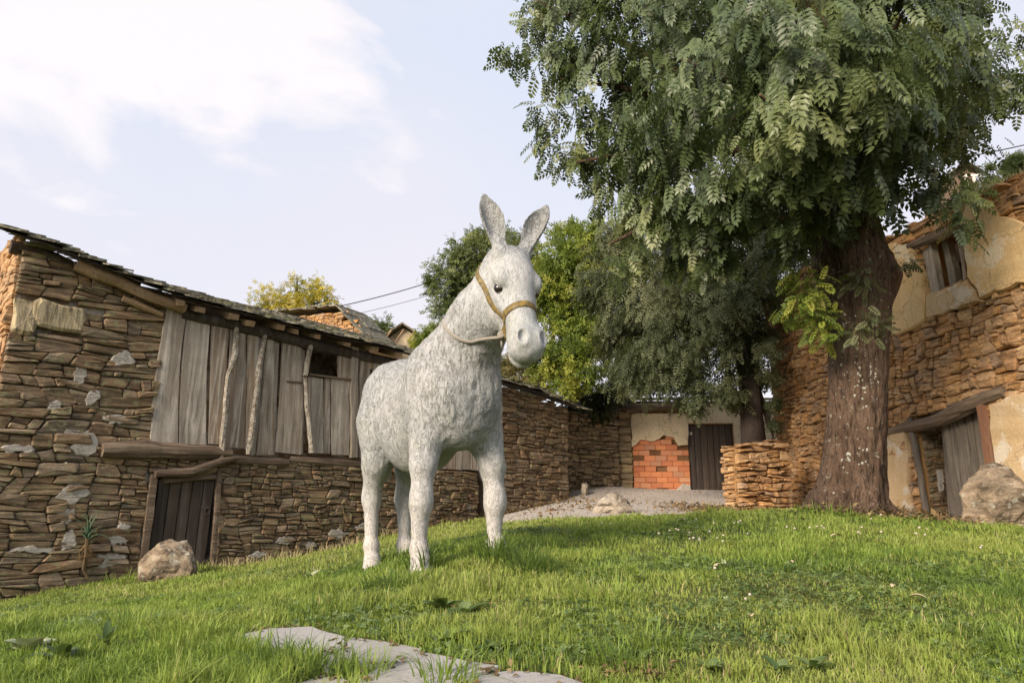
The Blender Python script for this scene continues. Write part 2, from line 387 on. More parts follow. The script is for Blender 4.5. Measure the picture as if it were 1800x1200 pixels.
# head
ell(hd(.15, 0, -.035), (.19, .150, .150), HB, k=.07); ell(hd(.25, 0, -.03), (.15, .146, .13), HB, k=.06)
cone(hd(.26, 0, -.03), hd(.62, 0, -.05), .140, .110, k=.07)
for l in (-1, 1):
    ell(hd(.27, l * .075, -.17), (.21, .072, .150), HB, k=.06)
    ell(hd(.275, l * .122, .030), (.070, .048, .045), HB, k=.035)
    ell(hd(.395, l * .106, -.045), (.09, .03, .028), HB, k=.05)
cone(hd(.30, 0, -.21), hd(.66, 0, -.145), .085, .062, k=.06)
ell(hd(.69, 0, -.055), (.115, .108, .105), HB, k=.06)
ell(hd(.75, 0, -.065), (.085, .104, .092), HB, k=.05)
ell(hd(.745, 0, -.150), (.08, .075, .045), HB, k=.02)
for l in (-1, 1):
    ell(hd(.715, l * .062, .012), (.065, .042, .042), HB, k=.045)
# ears
EARS = []
def ear(base, tip, face, w, name):
    ax = norm(tip - base); L = np.linalg.norm(tip - base)
    f = face - ax * (face @ ax); f = norm(f); s_ = np.cross(ax, f); B = np.stack([ax, s_, f])
    cone(base - ax * .06 - f * .01, base + ax * L * .10 - f * .012, .056, .045, k=.05)
    prims.append(('r', base, L, w, B, .022, '+'))
    EARS.append((base, tip))
camL = np.array([-DK_H @ (DK_C * 0 + 1) * 0, 0, 0])
vcam = np.array(((-DK_C) @ DK_H, (-DK_C) @ DK_L, EYE - DK_G)); 
eb1, et1 = hd(.02, -.095, .06), dk_px(850, 345, 5.15)
eb2, et2 = hd(.02, .10, .06), dk_px(962, 364, 5.22)
f1 = norm(vcam - eb1)
ear(eb1, et1, f1 + np.array((0, .25, 0)), .082, 'r'); ear(eb2, et2, f1 + np.array((0, -.75, 0)) + HL * .2, .080, 'l')
# carvings: nostrils, mouth, eye sockets
for l in (-1, 1):
    ell(hd(.735, l * .072, .046), (.046, .027, .036), HB, k=.016, op='-')
    cone(hd(.83, 0, -.118), hd(.60, l * .125, -.118), .010, .006, k=.012, op='-')
    ell(hd(.335, l * .150, -.012), (.036, .030, .030), HB, k=.016, op='-'); ell(hd(.60, l * .150, -.09), (.07, .045, .055), HB, k=.05, op='-')
def sdf(P):
    """P (...,3) -> distance"""
    P = np.asarray(P, float); d = np.full(P.shape[:-1], .5)
    for pr in prims: d = _apply(d, P, pr)
    return d
def _dist(P, pr):
    if pr[0] == 'e':
        q = (P - pr[1]) @ pr[3].T; r = pr[2]
        k0 = np.linalg.norm(q / r, axis=-1); k1 = np.linalg.norm(q / (r * r), axis=-1)
        return k0 * (k0 - 1) / np.maximum(k1, 1e-6)
    if pr[0] == 'r':                              # ear: a cupped, pointed sheet
        q = (P - pr[1]) @ pr[4].T; L, W = pr[2], pr[3]; t = np.clip(q[..., 0] / L, 0, 1)
        w = W * (np.interp(t, [0, .08, .25, .48, .72, .88, .96, 1], [.52, .60, .86, 1.0, .80, .46, .22, .06]))
        cup = .052 * (1 - .45 * t); n_ = q[..., 2] - (cup * (np.abs(q[..., 1]) / W) ** 2 * 1.6 - .020 + .03 * t * t)
        th = .013 + .006 * (1 - t); d1 = np.abs(n_) - th; d2 = (np.abs(q[..., 1]) - w) * .9; d3 = np.maximum(q[..., 0] - L, -q[..., 0] - .02)
        m = np.stack([d1, d2, d3]); mx = m.max(0); return np.where(mx > 0, np.sqrt((np.maximum(m, 0) ** 2).sum(0)), mx) - .006
    p, q, r0, r1 = pr[1], pr[2], pr[3], pr[4]; ba = q - p
    t = np.clip(((P - p) @ ba) / (ba @ ba), 0, 1)
    return np.linalg.norm(P - p - t[..., None] * ba, axis=-1) - (r0 + (r1 - r0) * t)
def _apply(d, P, pr):
    e = _dist(P, pr); k, op = pr[-2], pr[-1]
    if op == '+':
        hh = np.clip(.5 + .5 * (d - e) / k, 0, 1); return d * (1 - hh) + e * hh - k * hh * (1 - hh)
    hh = np.clip(.5 - .5 * (d + e) / k, 0, 1); return d * (1 - hh) + (-e) * hh + k * hh * (1 - hh)
def hdist(q):
    a = (q - POLL) @ HA / HS; u = (q - POLL) @ HU / HS; return np.minimum(a, u + .30)
def surface_nets(lo, hi, hstep):
    n = np.ceil((hi - lo) / hstep).astype(int) + 1
    D = np.full(n, .5, np.float64)
    for pr in prims:
        if pr[0] == 'r': c = pr[1]; a, b = c - pr[2] * 1.1, c + pr[2] * 1.1
        elif pr[0] == 'e': c = pr[1]; m = np.full(3, pr[2].max()) if not np.allclose(pr[3], np.eye(3)) else pr[2]; a, b = c - m, c + m
        else: rr = max(pr[3], pr[4]); a = np.minimum(pr[1], pr[2]) - rr; b = np.maximum(pr[1], pr[2]) + rr
        pad = pr[-2] + .05; i0 = np.clip(((a - pad - lo) / hstep).astype(int), 0, n - 1); i1 = np.clip(((b + pad - lo) / hstep).astype(int) + 2, 1, n)
        sl = tuple(slice(i0[k], i1[k]) for k in range(3))
        g = np.stack(np.meshgrid(*[lo[k] + np.arange(i0[k], i1[k]) * hstep for k in range(3)], indexing='ij'), -1)
        D[sl] = _apply(D[sl], g, pr)
    g = np.stack(np.meshgrid(*[lo[k] + np.arange(n[k]) * hstep for k in range(3)], indexing='ij'), -1)
    band = np.abs(D) < .06; q = g[band]
    z = q[:, 2:3]; warp = np.c_[q[:, 0] * 9, q[:, 1] * 9, q[:, 2] * 6]
    hm_ = 1 - .8 * np.clip((hdist(q) - .05) / .1, 0, 1)
    amp = hm_ * np.clip((q[:, 2] - .55) / .6, .12, .85) * np.clip((2.25 - q[:, 2]) / .25, .22, 1)
    lump = (vnoise(warp, 5) - .5) * .016 + (vnoise(warp * 2.7, 6) - .5) * .012
    # combed locks of the modelled coat
    amp = amp * np.where(q[:, 2] > 1.55, np.clip((.98 - q[:, 0]) / .15, .25, 1), 1)
    w2 = np.c_[q[:, 0] * 30 + 2.2 * vnoise(q * 5, 9), q[:, 1] * 30 + q[:, 2] * 3, q[:, 2] * 11 + q[:, 0] * 5]
    lock = np.abs(vnoise(w2, 8) - .5) * 2
    D[band] -= (lump + (.5 - lock) * .013) * amp
    s = D < 0
    cs = np.zeros(tuple(n - 1)); P = np.zeros(tuple(n - 1) + (3,)); 
    corners = [(a, b, c) for a in (0, 1) for b in (0, 1) for c in (0, 1)]
    sub = lambda A, a, b, c: A[a:n[0] - 1 + a, b:n[1] - 1 + b, c:n[2] - 1 + c]
    act = np.zeros(tuple(n - 1), bool); s0 = sub(s, 0, 0, 0)
    for cc in corners[1:]: act |= (sub(s, *cc) != s0)
    idx = np.argwhere(act); Pm = np.zeros((len(idx), 3)); cnt = np.zeros(len(idx))
    for i, a in enumerate(corners):
        for b in corners[i + 1:]:
            if sum(abs(x - y) for x, y in zip(a, b)) != 1: continue
            da = D[idx[:, 0] + a[0], idx[:, 1] + a[1], idx[:, 2] + a[2]]; db = D[idx[:, 0] + b[0], idx[:, 1] + b[1], idx[:, 2] + b[2]]
            cr = (da < 0) != (db < 0); t = np.where(cr, da / np.where(cr, da - db, 1), 0)
            pos = np.array(a)[None] + t[:, None] * (np.array(b) - np.array(a))[None]
            Pm += np.where(cr[:, None], pos, 0); cnt += cr
    V = lo + (idx + Pm / cnt[:, None]) * hstep
    vid = -np.ones(tuple(n - 1), np.int64); vid[act] = np.arange(len(idx))
    F = []
    for ax in range(3):
        o1, o2 = [(1, 2), (2, 0), (0, 1)][ax]
        e = [0, 0, 0]; e[ax] = 1
        A = s[:n[0] - e[0], :n[1] - e[1], :n[2] - e[2]]; B = s[e[0]:, e[1]:, e[2]:]
        ch = np.argwhere(A != B)
        ok = (ch[:, o1] > 0) & (ch[:, o2] > 0) & (ch < (n - 1)).all(1); ch = ch[ok]
        def at(d1, d2):
            q = ch.copy(); q[:, o1] -= d1; q[:, o2] -= d2; return vid[q[:, 0], q[:, 1], q[:, 2]]
        quad = np.stack([at(1, 1), at(0, 1), at(0, 0), at(1, 0)], 1)
        inside = s[ch[:, 0], ch[:, 1], ch[:, 2]]
        quad[~inside] = quad[~inside][:, ::-1]; F.append(quad)
    F = np.concatenate(F); F = F[(F >= 0).all(1)]
    return V, F
def statue_mat():
    t = NT('weathered_painted_statue'); c = t.coord()
    tcn = t.coord((24, 24, 8)); fur = t.noise(tcn, 1.6, 7, .72, .5); fur2 = t.noise(t.coord((60, 60, 22)), 1.0, 5, .7, .8)
    big = t.noise(c, 2.2, 6, .6); med = t.noise(c, 11, 8, .72); fine = t.noise(c, 75, 6, .75)
    lines = t.math('ABSOLUTE', t.math('SUBTRACT', t.noise(t.coord((26, 26, 10)), 1.0, 3, .6, 1.0), .5)); strokes = t.range(lines, .0, .035, 1, 0); msk = t.range(t.noise(c, 4.5, 5, .6), .40, .58)
    sp = t.n('ShaderNodeSeparateXYZ'); t.l(t.coord(), sp.inputs[0]); z = sp.outputs[2]
    col = t.mix(t.range(big, .35, .68), (0.52, 0.515, 0.515), (0.36, 0.385, 0.40))
    col = t.mix(t.range(med, .44, .66, 0, .5), col, (0.34, 0.345, 0.335))
    col = t.mix(t.range(z, .85, .1, 0, .75), col, (0.55, 0.505, 0.47))
    col = t.mix(t.range(z, 2.38, 2.55, 0, .7), col, (0.27, 0.275, 0.265))
    col = t.mix(t.math('MULTIPLY', t.math('MULTIPLY', strokes, msk), t.math('MULTIPLY', t.range(z, .6, 1.2, .0, .6), t.math('SUBTRACT', 1.0, t.attr('head')))), col, (0.16, 0.15, 0.135))
    dirt = t.math('MULTIPLY', t.range(fur, .47, .38, 0, 1), t.math('MULTIPLY', t.range(z, .5, 1.2, .08, .55), t.math('SUBTRACT', 1.0, t.math('MULTIPLY', t.attr('head'), .5))))
    col = t.mix(dirt, col, (0.21, 0.20, 0.185))
    speck = t.math('MULTIPLY', t.range(t.noise(c, 46, 9, .85), .52, .62, 0, .75), t.math('MULTIPLY', t.range(z, .4, 1.0, .3, 1), t.range(t.noise(c, 5.5, 5, .6), .42, .64, .05, .9))); col = t.mix(speck, col, (0.11, 0.10, 0.085))
    gr = t.range(t.noise(c, 3.4, 6, .7), .55, .72, 0, .4); col = t.mix(gr, col, (0.31, 0.31, 0.20))
    hk = t.math('MULTIPLY', t.range(z, .45, 1.1, .4, 1), t.math('SUBTRACT', 1.0, t.math('MULTIPLY', t.attr('head'), .75)))
    b = t.bump(t.math('MULTIPLY', strokes, hk), -.012, .9); b = t.bump(t.math('MULTIPLY', fur, hk), .022, 1.0, b); b = t.bump(t.math('MULTIPLY', fur2, hk), .008, .9, b); b = t.bump(fine, .002, .8, b); b = t.bump(med, .008, .5, b)
    return t.fin(col, b, .72)
def build_donkey():
    V, F = surface_nets(np.array((-1.08, -.56, -.30)), np.array((1.62, .62, 2.98)), .0115)
    rz = math.atan2(DK_H[1], DK_H[0])
    root = empty('donkey_statue', (DK_C[0], DK_C[1], DK_G), rz, label='large white-grey donkey statue with a yellow halter standing on the grass slope', cat='statue')
    body = np_mesh('body', V, F.ravel(), np.full(len(F), 4), statue_mat(), root, smooth=True, attrs={'head': np.clip((hdist(V) - .03) / .12, 0, 1)})
    # local y of the frame is the donkey's left (rotation by rz turns +x to the heading and +y to its left)
    em = NT('statue_eye'); em.b.inputs['Specular IOR Level'].default_value = .7; em.fin((0.018, 0.014, 0.013), None, .18)
    for l in (-1, 1):
        mb = MB(); c0 = hd(.335, l * .120, -.010); n = 14
        for i in range(n):
            pass
        vs = []; fs = []
        for i in range(9):
            ph = math.pi * i / 8
            for k in range(12):
                th = 2 * math.pi * k / 12
                vs.append(c0 + HA * (.046 * math.sin(ph) * math.cos(th)) + HU * (.041 * math.sin(ph) * math.sin(th)) + HL * (.046 * math.cos(ph)))
        for i in range(8):
            for k in range(12): fs.append((i * 12 + k, i * 12 + (k + 1) % 12, (i + 1) * 12 + (k + 1) % 12, (i + 1) * 12 + k))
        mb.add(vs, fs); mb.build('eye', em.m, root, smooth=True)
        lid = MB(); pts = []
        for k in range(9):
            th = math.pi * (k / 8.0) ; pts.append(proj(hd(.335, l * .15, -.008) + HA * (-.050 * math.cos(th)) + HU * (.034 * math.sin(th)), off=.003))
        lid.tube(pts, [.004, .006, .008, .009, .009, .009, .008, .006, .004], 8)
        lid.build('eyelid', body.data.materials[0], root, smooth=True)
    # halter: ribbons laid on the surface
    hm = NT('mossy_yellow_strap'); c = hm.coord(); n = hm.noise(c, 30, 8, .75); n2 = hm.noise(c, 9, 5, .6)
    col = hm.mix(hm.range(n, .38, .58), (0.27, 0.18, 0.045), (0.10, 0.085, 0.05)); col = hm.mix(hm.range(n2, .56, .68, 0, .6), col, (0.32, 0.29, 0.22))
    hm.fin(col, hm.bump(n, .004, .8), .8)
    ht = empty('halter', (0, 0, 0)); ht.parent = root
    def ribbon(name, pts, wdt, thick=.009, closed=False):
        Q = [proj(p) for p in pts]; N = [grad(q) for q in Q]; mb = MB(); vs = []; fs = []; m = len(Q)
        for i in range(m):
            a, b = (Q[(i + 1) % m], Q[i - 1]) if closed else (Q[min(i + 1, m - 1)], Q[max(i - 1, 0)])
            T = norm(a - b); W = norm(np.cross(T, N[i])); n_ = N[i]
            for (x, y) in ((-.5, -.3), (-.5, .6), (-.38, 1), (.38, 1), (.5, .6), (.5, -.3)):
                vs.append(Q[i] + W * x * wdt + n_ * y * thick)
        for i in range(m if closed else m - 1):
            j = (i + 1) % m
            for k in range(6): fs.append((i * 6 + k, i * 6 + (k + 1) % 6, j * 6 + (k + 1) % 6, j * 6 + k))
        if not closed: fs += [tuple(range(5, -1, -1)), tuple((m - 1) * 6 + k for k in range(6))]
        mb.add(vs, fs); mb.build(name, hm.m, ht, smooth=True)
    ring = []
    for i in range(30):
        th = 2 * math.pi * i / 30; dr = HL * math.cos(th) + HU * math.sin(th)
        o = hd(.52, 0, -.08) + HA * (.03 * -math.sin(th)); lo_, hi_ = 0.0, .4
        for _ in range(24):
            mm = (lo_ + hi_) / 2
            if sdf(o + dr * mm) < 0: lo_ = mm
            else: hi_ = mm
        ring.append(o + dr * hi_)
    ribbon('noseband', ring, .050, closed=True)
    for l in (-1, 1):
        p0, p1 = hd(.52, l * .12, -.10), hd(.06, l * .15, -.15)
        ribbon('cheek_strap', [p0 + (p1 - p0) * k / 10 for k in range(11)], .042)
        q0, q1 = hd(.52, l * .12, -.10), hd(.60, l * .085, -.195)
        ribbon('jaw_strap', [q0 + (q1 - q0) * k / 6 for k in range(7)], .050)
    ribbon('crown_strap', [hd(.05, -.15, -.15) + (hd(.05, .15, -.15) - hd(.05, -.15, -.15)) * k / 10 + HA * (-.14 * math.sin(math.pi * k / 10)) for k in range(11)], .034)
    # rope round the neck, knotted at the jaw
    rm = NT('old_rope'); c = rm.coord((60, 60, 60)); w_ = rm.n('ShaderNodeTexWave', wave_type='BANDS', bands_direction='DIAGONAL'); w_.inputs['Scale'].default_value = 1.0; rm.l(c, w_.inputs[0])
    rm.fin(rm.mix(w_.outputs['Fac'], (0.55, 0.50, 0.43), (0.30, 0.27, 0.23)), rm.bump(w_.outputs['Fac'], .004), .9)
    rp = empty('rope', (0, 0, 0)); rp.parent = root
    knot = proj(hd(.575, -.10, -.215), off=.014)
    g_ = [knot, dk_px(848, 608, 4.95), dk_px(825, 606, 5.0), dk_px(805, 594, 5.15), dk_px(795, 575, 5.3), dk_px(800, 555, 5.5),
          np.array((.62, .22, 1.98)), np.array((.80, .30, 1.90)), np.array((.95, .27, 1.86)), hd(.42, .06, -.25)]
    seq = []
    for i in range(len(g_) - 1):
        for k in range(5): seq.append(g_[i] + (g_[i + 1] - g_[i]) * k / 5)
    seq = [knot] + [proj(q, off=.010) for q in seq[1:]]
    for _ in range(2): seq = [seq[0]] + [(seq[i - 1] + 2 * seq[i] + seq[i + 1]) / 4 for i in range(1, len(seq) - 1)] + [seq[-1]]
    mb = MB(); mb.tube(seq, .0135, 8); mb.build('noose', rm.m, rp, smooth=True)
    mb = MB()
    for q in range(4):
        a = rnd_.uniform(0, 3); e1 = norm(np.array((math.cos(a), math.sin(a), .6 - q * .4))); e2 = norm(np.cross(e1, (0.3, .8, .5)))
        mb.tube([knot + e1 * .024 * math.cos(t_) + e2 * .028 * math.sin(t_) for t_ in np.linspace(0, 6.283, 11)], .010, 7)
    mb.tube([knot, knot + np.array((0, 0, -.05)), knot + np.array((.01, -.005, -.09))], [.010, .010, .006], 7)
    mb.build('knot', rm.m, rp, smooth=True)
def grad(p):
    e = .004; return norm(np.array([sdf(p + d) - sdf(p - d) for d in np.eye(3) * e]))
def proj(p, off=0.0):
    p = np.array(p, float)
    for _ in range(8): p = p - grad(p) * (sdf(p) - off) * .9
    return p
build_donkey()
# ------------------------------------------------------------------ rubble masonry
def parea(p): return abs(sum(p[i][0] * p[(i + 1) % len(p)][1] - p[(i + 1) % len(p)][0] * p[i][1] for i in range(len(p)))) / 2
def clip_half(poly, nx, nz, c):
    out = []; n = len(poly)
    for i in range(n):
        a, b = poly[i], poly[(i + 1) % n]; da = a[0] * nx + a[1] * nz - c; db = b[0] * nx + b[1] * nz - c
        if da <= 0: out.append(a)
        if (da < 0 < db) or (db < 0 < da): t = da / (da - db); out.append((a[0] + (b[0] - a[0]) * t, a[1] + (b[1] - a[1]) * t))
    return out
def rubble(x0, x1, z0, z1, hgt, wid, rs, hvar=.5, tilt=0.0):
    """random rubble: a rectangle split again and again by slightly slanting joints, then warped"""
    q = random.Random(rs); out = []; A0 = hgt * wid; stack = []
    z = z0; sl = 0.0
    while z < z1 - 1e-6:                       # rough courses with slanting beds
        hh = hgt * q.uniform(1.6, 3.2); s2 = q.uniform(-.5, .5) * hgt
        za, zb_ = (z + sl, z - sl) if z > z0 else (z, z); top_ = z + hh
        stack.append([(x0, za), (x1, zb_), (x1, top_ - s2), (x0, top_ + s2)]); z = top_; sl = s2
    while stack:
        p = stack.pop(); A = parea(p); xs = [v[0] for v in p]; zs = [v[1] for v in p]; w = max(xs) - min(xs); h = max(zs) - min(zs)
        lim = A0 * (q.uniform(.18, .6) if q.random() < .45 else q.uniform(.7, 2.3))
        if A < lim and h < hgt * 2.1 and w < wid * 3.2: out.append(p); continue
        if w < .03 or h < .03: out.append(p); continue
        if w / h > (wid / hgt) * q.uniform(.5, 1.5):
            t = min(xs) + w * q.uniform(.3, .7); nx, nz = 1.0, q.uniform(-.35, .35); c = t * nx + (min(zs) + h / 2) * nz
        else:
            t = min(zs) + h * q.uniform(.28, .72); nx, nz = q.uniform(-.13, .13) * min(1, 1.6 * wid / w), 1.0; c = (min(xs) + w / 2) * nx + t
        a, b = clip_half(p, nx, nz, c), clip_half(p, -nx, -nz, -c)
        if len(a) < 3 or len(b) < 3: out.append(p); continue
        stack += [a, b]
    def warp(v):
        x, z = v; k = rs * 1.37
        return (x + .35 * wid * (math.sin(z * 3.1 / hgt * .33 + k) * math.sin(x * 1.9 + k)) * .5, z + .20 * hgt * (math.sin(x * 2.2 / wid + z * 1.3 + k) + .6 * math.sin(x * 5.1 / wid - z * 2.0 + 2 * k)) * .6)
    res = []
    for p in out:
        n = len(p); d = []
        for i in range(n):
            a, b = p[i], p[(i + 1) % n]; d.append(a)
        p = [warp(v) for v in d]
        p = clip_half(p, -1, 0, -x0); p = clip_half(p, 1, 0, x1) if len(p) > 2 else p
        if len(p) > 2 and parea(p) > .0006: res.append(p)
    return res
def clip_holes(polys, holes):
    out = []
    for p in polys:
        for (a, b, c, d) in holes:
            if len(p) < 3: break
            xs = [v[0] for v in p]; zs = [v[1] for v in p]
            if max(xs) <= a or min(xs) >= b or max(zs) <= c or min(zs) >= d: continue
            cx, cz = sum(xs) / len(p), sum(zs) / len(p)
            if a < cx < b and c < cz < d: p = []; break
            opt = []
            if cx <= a: opt.append((1, 0, a))
            if cx >= b: opt.append((-1, 0, -b))
            if cz <= c: opt.append((0, 1, c))
            if cz >= d: opt.append((0, -1, -d))
            p = clip_half(p, *opt[0])
        if len(p) > 2: out.append(p)
    return out
def parea(p): return abs(sum(p[i][0] * p[(i + 1) % len(p)][1] - p[(i + 1) % len(p)][0] * p[i][1] for i in range(len(p)))) / 2
def stone_geo(p, depth, q, joint=.006, mp=None):
    """rough-faced stone from an outline in (x, z): returns verts, faces; local -y is outward"""
    if sum(p[i][0] * p[(i + 1) % len(p)][1] - p[(i + 1) % len(p)][0] * p[i][1] for i in range(len(p))) < 0: p = p[::-1]
    n = len(p); cx = sum(a for a, _ in p) / n; cz = sum(b for _, b in p) / n
    w = max(a for a, _ in p) - min(a for a, _ in p); hh = max(b for _, b in p) - min(b for _, b in p)
    if min(w, hh) < .018: return None
    sx = max(.5, 1 - 2 * joint / w); sz = max(.5, 1 - 2 * joint / hh)
    o = []
    for i in range(n):
        a, b = p[i], p[(i + 1) % n]; L = math.hypot(b[0] - a[0], b[1] - a[1]); m = .10 + q.uniform(-.05, .05)
        if L < .03: o.append(((a[0] + b[0]) / 2, (a[1] + b[1]) / 2)); continue
        k = 2 if L < .22 else 3
        for j in range(k):
            t = m + (1 - 2 * m) * j / (k - 1); jj = .06 * min(L, hh) * q.uniform(-1, 1)
            nx, nz = -(b[1] - a[1]) / L, (b[0] - a[0]) / L
            o.append((a[0] + (b[0] - a[0]) * t + nx * jj, a[1] + (b[1] - a[1]) * t + nz * jj))
    o = [(cx + (x - cx) * sx, cz + (z - cz) * sz) for x, z in o]; n = len(o)
    d0 = depth * q.uniform(.35, 1.3); tx, tz = q.uniform(-.05, .05) , q.uniform(-.12, .12)
    v = [(x, .03, z) for x, z in o]
    v += [(x, -d0 * q.uniform(.45, .75), z) for x, z in o]
    v += [(cx + (x - cx) * .87 + q.uniform(-.06, .06) * hh, -d0 * q.uniform(.86, 1.1) + tx * (x - cx) + tz * (z - cz), cz + (z - cz) * .80) for x, z in o]
    v.append((cx + q.uniform(-.2, .2) * w * .5, -d0 * q.uniform(.95, 1.18), cz + q.uniform(-.15, .15) * hh))
    f = []
    for r in (0, 1):
        for i in range(n): j = (i + 1) % n; f.append((r * n + i, r * n + j, (r + 1) * n + j, (r + 1) * n + i))
    for i in range(n): f.append((2 * n + i, 2 * n + (i + 1) % n, 3 * n))
    if mp: v = [mp(*x) for x in v]
    return v, f
def lay_stones(polys, root, mat, depth, seed, name='stone', limit=300, joint=.006, mp=None, weight=None, tint=None, offs=0.0):
    """largest stones become parts, the remainder is one stuff part"""
    q = random.Random(seed); geo = []
    for p in polys:
        g = stone_geo(p, depth, q, joint, mp)
        if g:
            cx = sum(a for a, _ in p) / len(p); cz = sum(b for _, b in p) / len(p)
            r = q.random() if tint is None else tint(cx, cz, q)
            geo.append((parea(p) * (weight(cx, cz) if weight else 1), g, r))
    geo.sort(key=lambda g: -g[0])
    for a, g, r in geo[:limit]: MB().add(g[0], g[1], r).build(name, mat, root)
    if geo[limit:]:
        mb = MB()
        for a, g, r in geo[limit:]: mb.add(g[0], g[1], r)
        mb.build('small_' + name, mat, root, kind='stuff')
    return min(len(geo), limit)
def plank(root, name, mat, t0, t1, b0, b1, z0, z1, y=-.02, th=.03, wob=.008, seg=7, r=None, zslope=0.0, bow=0.0, **k):
    """board between x t0..t1 at its top and b0..b1 at its foot, with wavy edges"""
    vs = []; fs = []; r = rnd_.random() if r is None else r
    for i in range(seg + 1):
        t = i / seg; z = z0 + (z1 - z0) * t; xl = b0 + (t0 - b0) * t; xr = b1 + (t1 - b1) * t
        jl = rnd_.uniform(-wob, wob); jr = rnd_.uniform(-wob, wob); bb = bow * math.sin(math.pi * t)
        zl = z + (0 if 0 < i < seg else rnd_.uniform(-.012, .012)); zr = z + zslope * (xr - xl) * (1 if i == seg else 0) + (0 if 0 < i < seg else rnd_.uniform(-.012, .012))
        yy = y + rnd_.uniform(-.003, .003)
        xm = (xl + xr) / 2
        vs += [(xl + jl + bb, yy, zl), (xl + jl + bb + .006, yy - th, zl), (xm + bb, yy - th - rnd_.uniform(0, .006), (zl + zr) / 2), (xr + jr + bb - .006, yy - th, zr), (xr + jr + bb, yy, zr)]
    for i in range(seg):
        for kk in range(4): a = i * 5 + kk; fs.append((a, a + 5, a + 6, a + 1))
        fs.append((i * 5 + 4, i * 5 + 9, i * 5 + 5, i * 5))
    fs.append((0, 1, 2, 3, 4)); e = seg * 5; fs.append((e + 4, e + 3, e + 2, e + 1, e))
    return MB().add(vs, fs, r).build(name, mat, root, **k)
def log(root, name, mat, pts, rad, flat=1.0, n=9, jr=.12, **k):
    # resample with jitter so it reads as hewn timber
    P = [Vector(p) for p in pts]; Q = []; Rr = []
    rad = rad if isinstance(rad, (list, tuple)) else [rad] * len(P)
    for i in range(len(P) - 1):
        m = max(2, int((P[i + 1] - P[i]).length / .22))
        for j in range(m):
            t = j / m; Q.append(P[i].lerp(P[i + 1], t) + Vector((rnd_.uniform(-.006, .006),) * 3)); Rr.append((rad[i] + (rad[i + 1] - rad[i]) * t) * rnd_.uniform(.94, 1.06))
    Q.append(P[-1]); Rr.append(rad[-1])
    return MB().tube(Q, Rr, n, jr=jr, flat=flat).build(name, mat, root, smooth=False, **k)
def slate_geo(cx, cy, cz, w, l, th, q, rise, M=None):
    """one roofing slate lying on the slope z = rise*y; thin irregular slab"""
    tilt = rise * .86; pts = []
    for (a, b) in ((-.5, 0), (-.22, -.05), (.12, -.04), (.5, 0), (.47, 1), (-.47, 1)):
        pts.append((cx + (a + q.uniform(-.06, .06)) * w, cy + (b + q.uniform(-.07, .07)) * l))
    kz = q.uniform(-.012, .012)
    v = [(x, y, cz + tilt * (y - cy) + kz * (x - cx) / w) for x, y in pts] + [(x, y, cz + th + tilt * (y - cy) + kz * (x - cx) / w) for x, y in pts]
    f = [(5, 4, 3, 2, 1, 0), (6, 7, 8, 9, 10, 11)] + [(i, (i + 1) % 6, 6 + (i + 1) % 6, 6 + i) for i in range(6)]
    if M is not None: v = [tuple(M @ Vector(p)) for p in v]
    return v, f
def slate_roof(root, mat, x0, x1, eave, back, rise, yf, rows, seed, limit=300, wid=.34, M=None, th=.026):
    q = random.Random(seed); geo = []; rl = (back - yf) / rows
    for r_ in range(rows):
        x = x0 - q.uniform(0, .2)
        while x < x1:
            w = wid * q.uniform(.55, 1.5); cx = x + w / 2; y = yf + r_ * rl + q.uniform(-.05, .04)
            cz = eave(min(max(cx, x0), x1)) + rise * (y - yf) + .045 + q.uniform(-.008, .014)
            geo.append((r_, slate_geo(cx, y, cz, w * 1.12, rl * 1.9, th * q.uniform(.7, 1.5), q, rise, M), q.random())); x += w * .93
    for g in geo[:limit]: MB().add(g[1][0], g[1][1], g[2]).build('slate', mat, root)
    if geo[limit:]:
        mb = MB()
        for g in geo[limit:]: mb.add(g[1][0], g[1][1], g[2])
        mb.build('upper_slates', mat, root, kind='stuff')

M_BARN = stone_mat('brown_schist', [(0.19, 0.13, 0.08), (0.29, 0.205, 0.125), (0.15, 0.118, 0.083), (0.23, 0.185, 0.11), (0.33, 0.235, 0.15), (0.20, 0.185, 0.15), (0.27, 0.225, 0.16), (0.13, 0.092, 0.066), (0.33, 0.27, 0.20)], lichen=(0.27, 0.27, 0.14), lich_amt=.54, patch=(0.42, 0.25, 0.13))
M_BARN_SUN = stone_mat('sun_tinted_schist', [(0.50, 0.29, 0.14), (0.58, 0.37, 0.20), (0.42, 0.25, 0.13), (0.60, 0.42, 0.26)], patch=(0.62, 0.34, 0.16))  # end wall schist with the orange of low sun mixed into its colour
M_PALE = stone_mat('pale_slab', [(0.50, 0.43, 0.29), (0.46, 0.41, 0.31)], stri=(20, 3, 2), patch=(0.52, 0.38, 0.18), dist=.006)
M_HOUSE = stone_mat('ochre_schist', [(0.56, 0.31, 0.13), (0.62, 0.40, 0.20), (0.45, 0.25, 0.12), (0.66, 0.46, 0.26), (0.42, 0.25, 0.14), (0.52, 0.37, 0.23), (0.64, 0.35, 0.14), (0.40, 0.30, 0.22)], stri=(3, 3, 20), patch=(0.56, 0.28, 0.09))
M_SLATE = stone_mat('mossy_slate', [(0.11, 0.095, 0.08), (0.17, 0.15, 0.125), (0.09, 0.08, 0.07), (0.20, 0.175, 0.14)], stri=(8, 8, 60), dist=.004, lichen=(0.34, 0.33, 0.25), lich_amt=.50, patch=(0.16, 0.15, 0.07))
M_WOOD = wood_mat('weathered_grey_oak', [(0.33, 0.285, 0.235), (0.40, 0.345, 0.285), (0.25, 0.19, 0.14), (0.38, 0.28, 0.19), (0.27, 0.225, 0.18)], light=(0.66, 0.60, 0.52), light_amt=1.0, dist=.010)
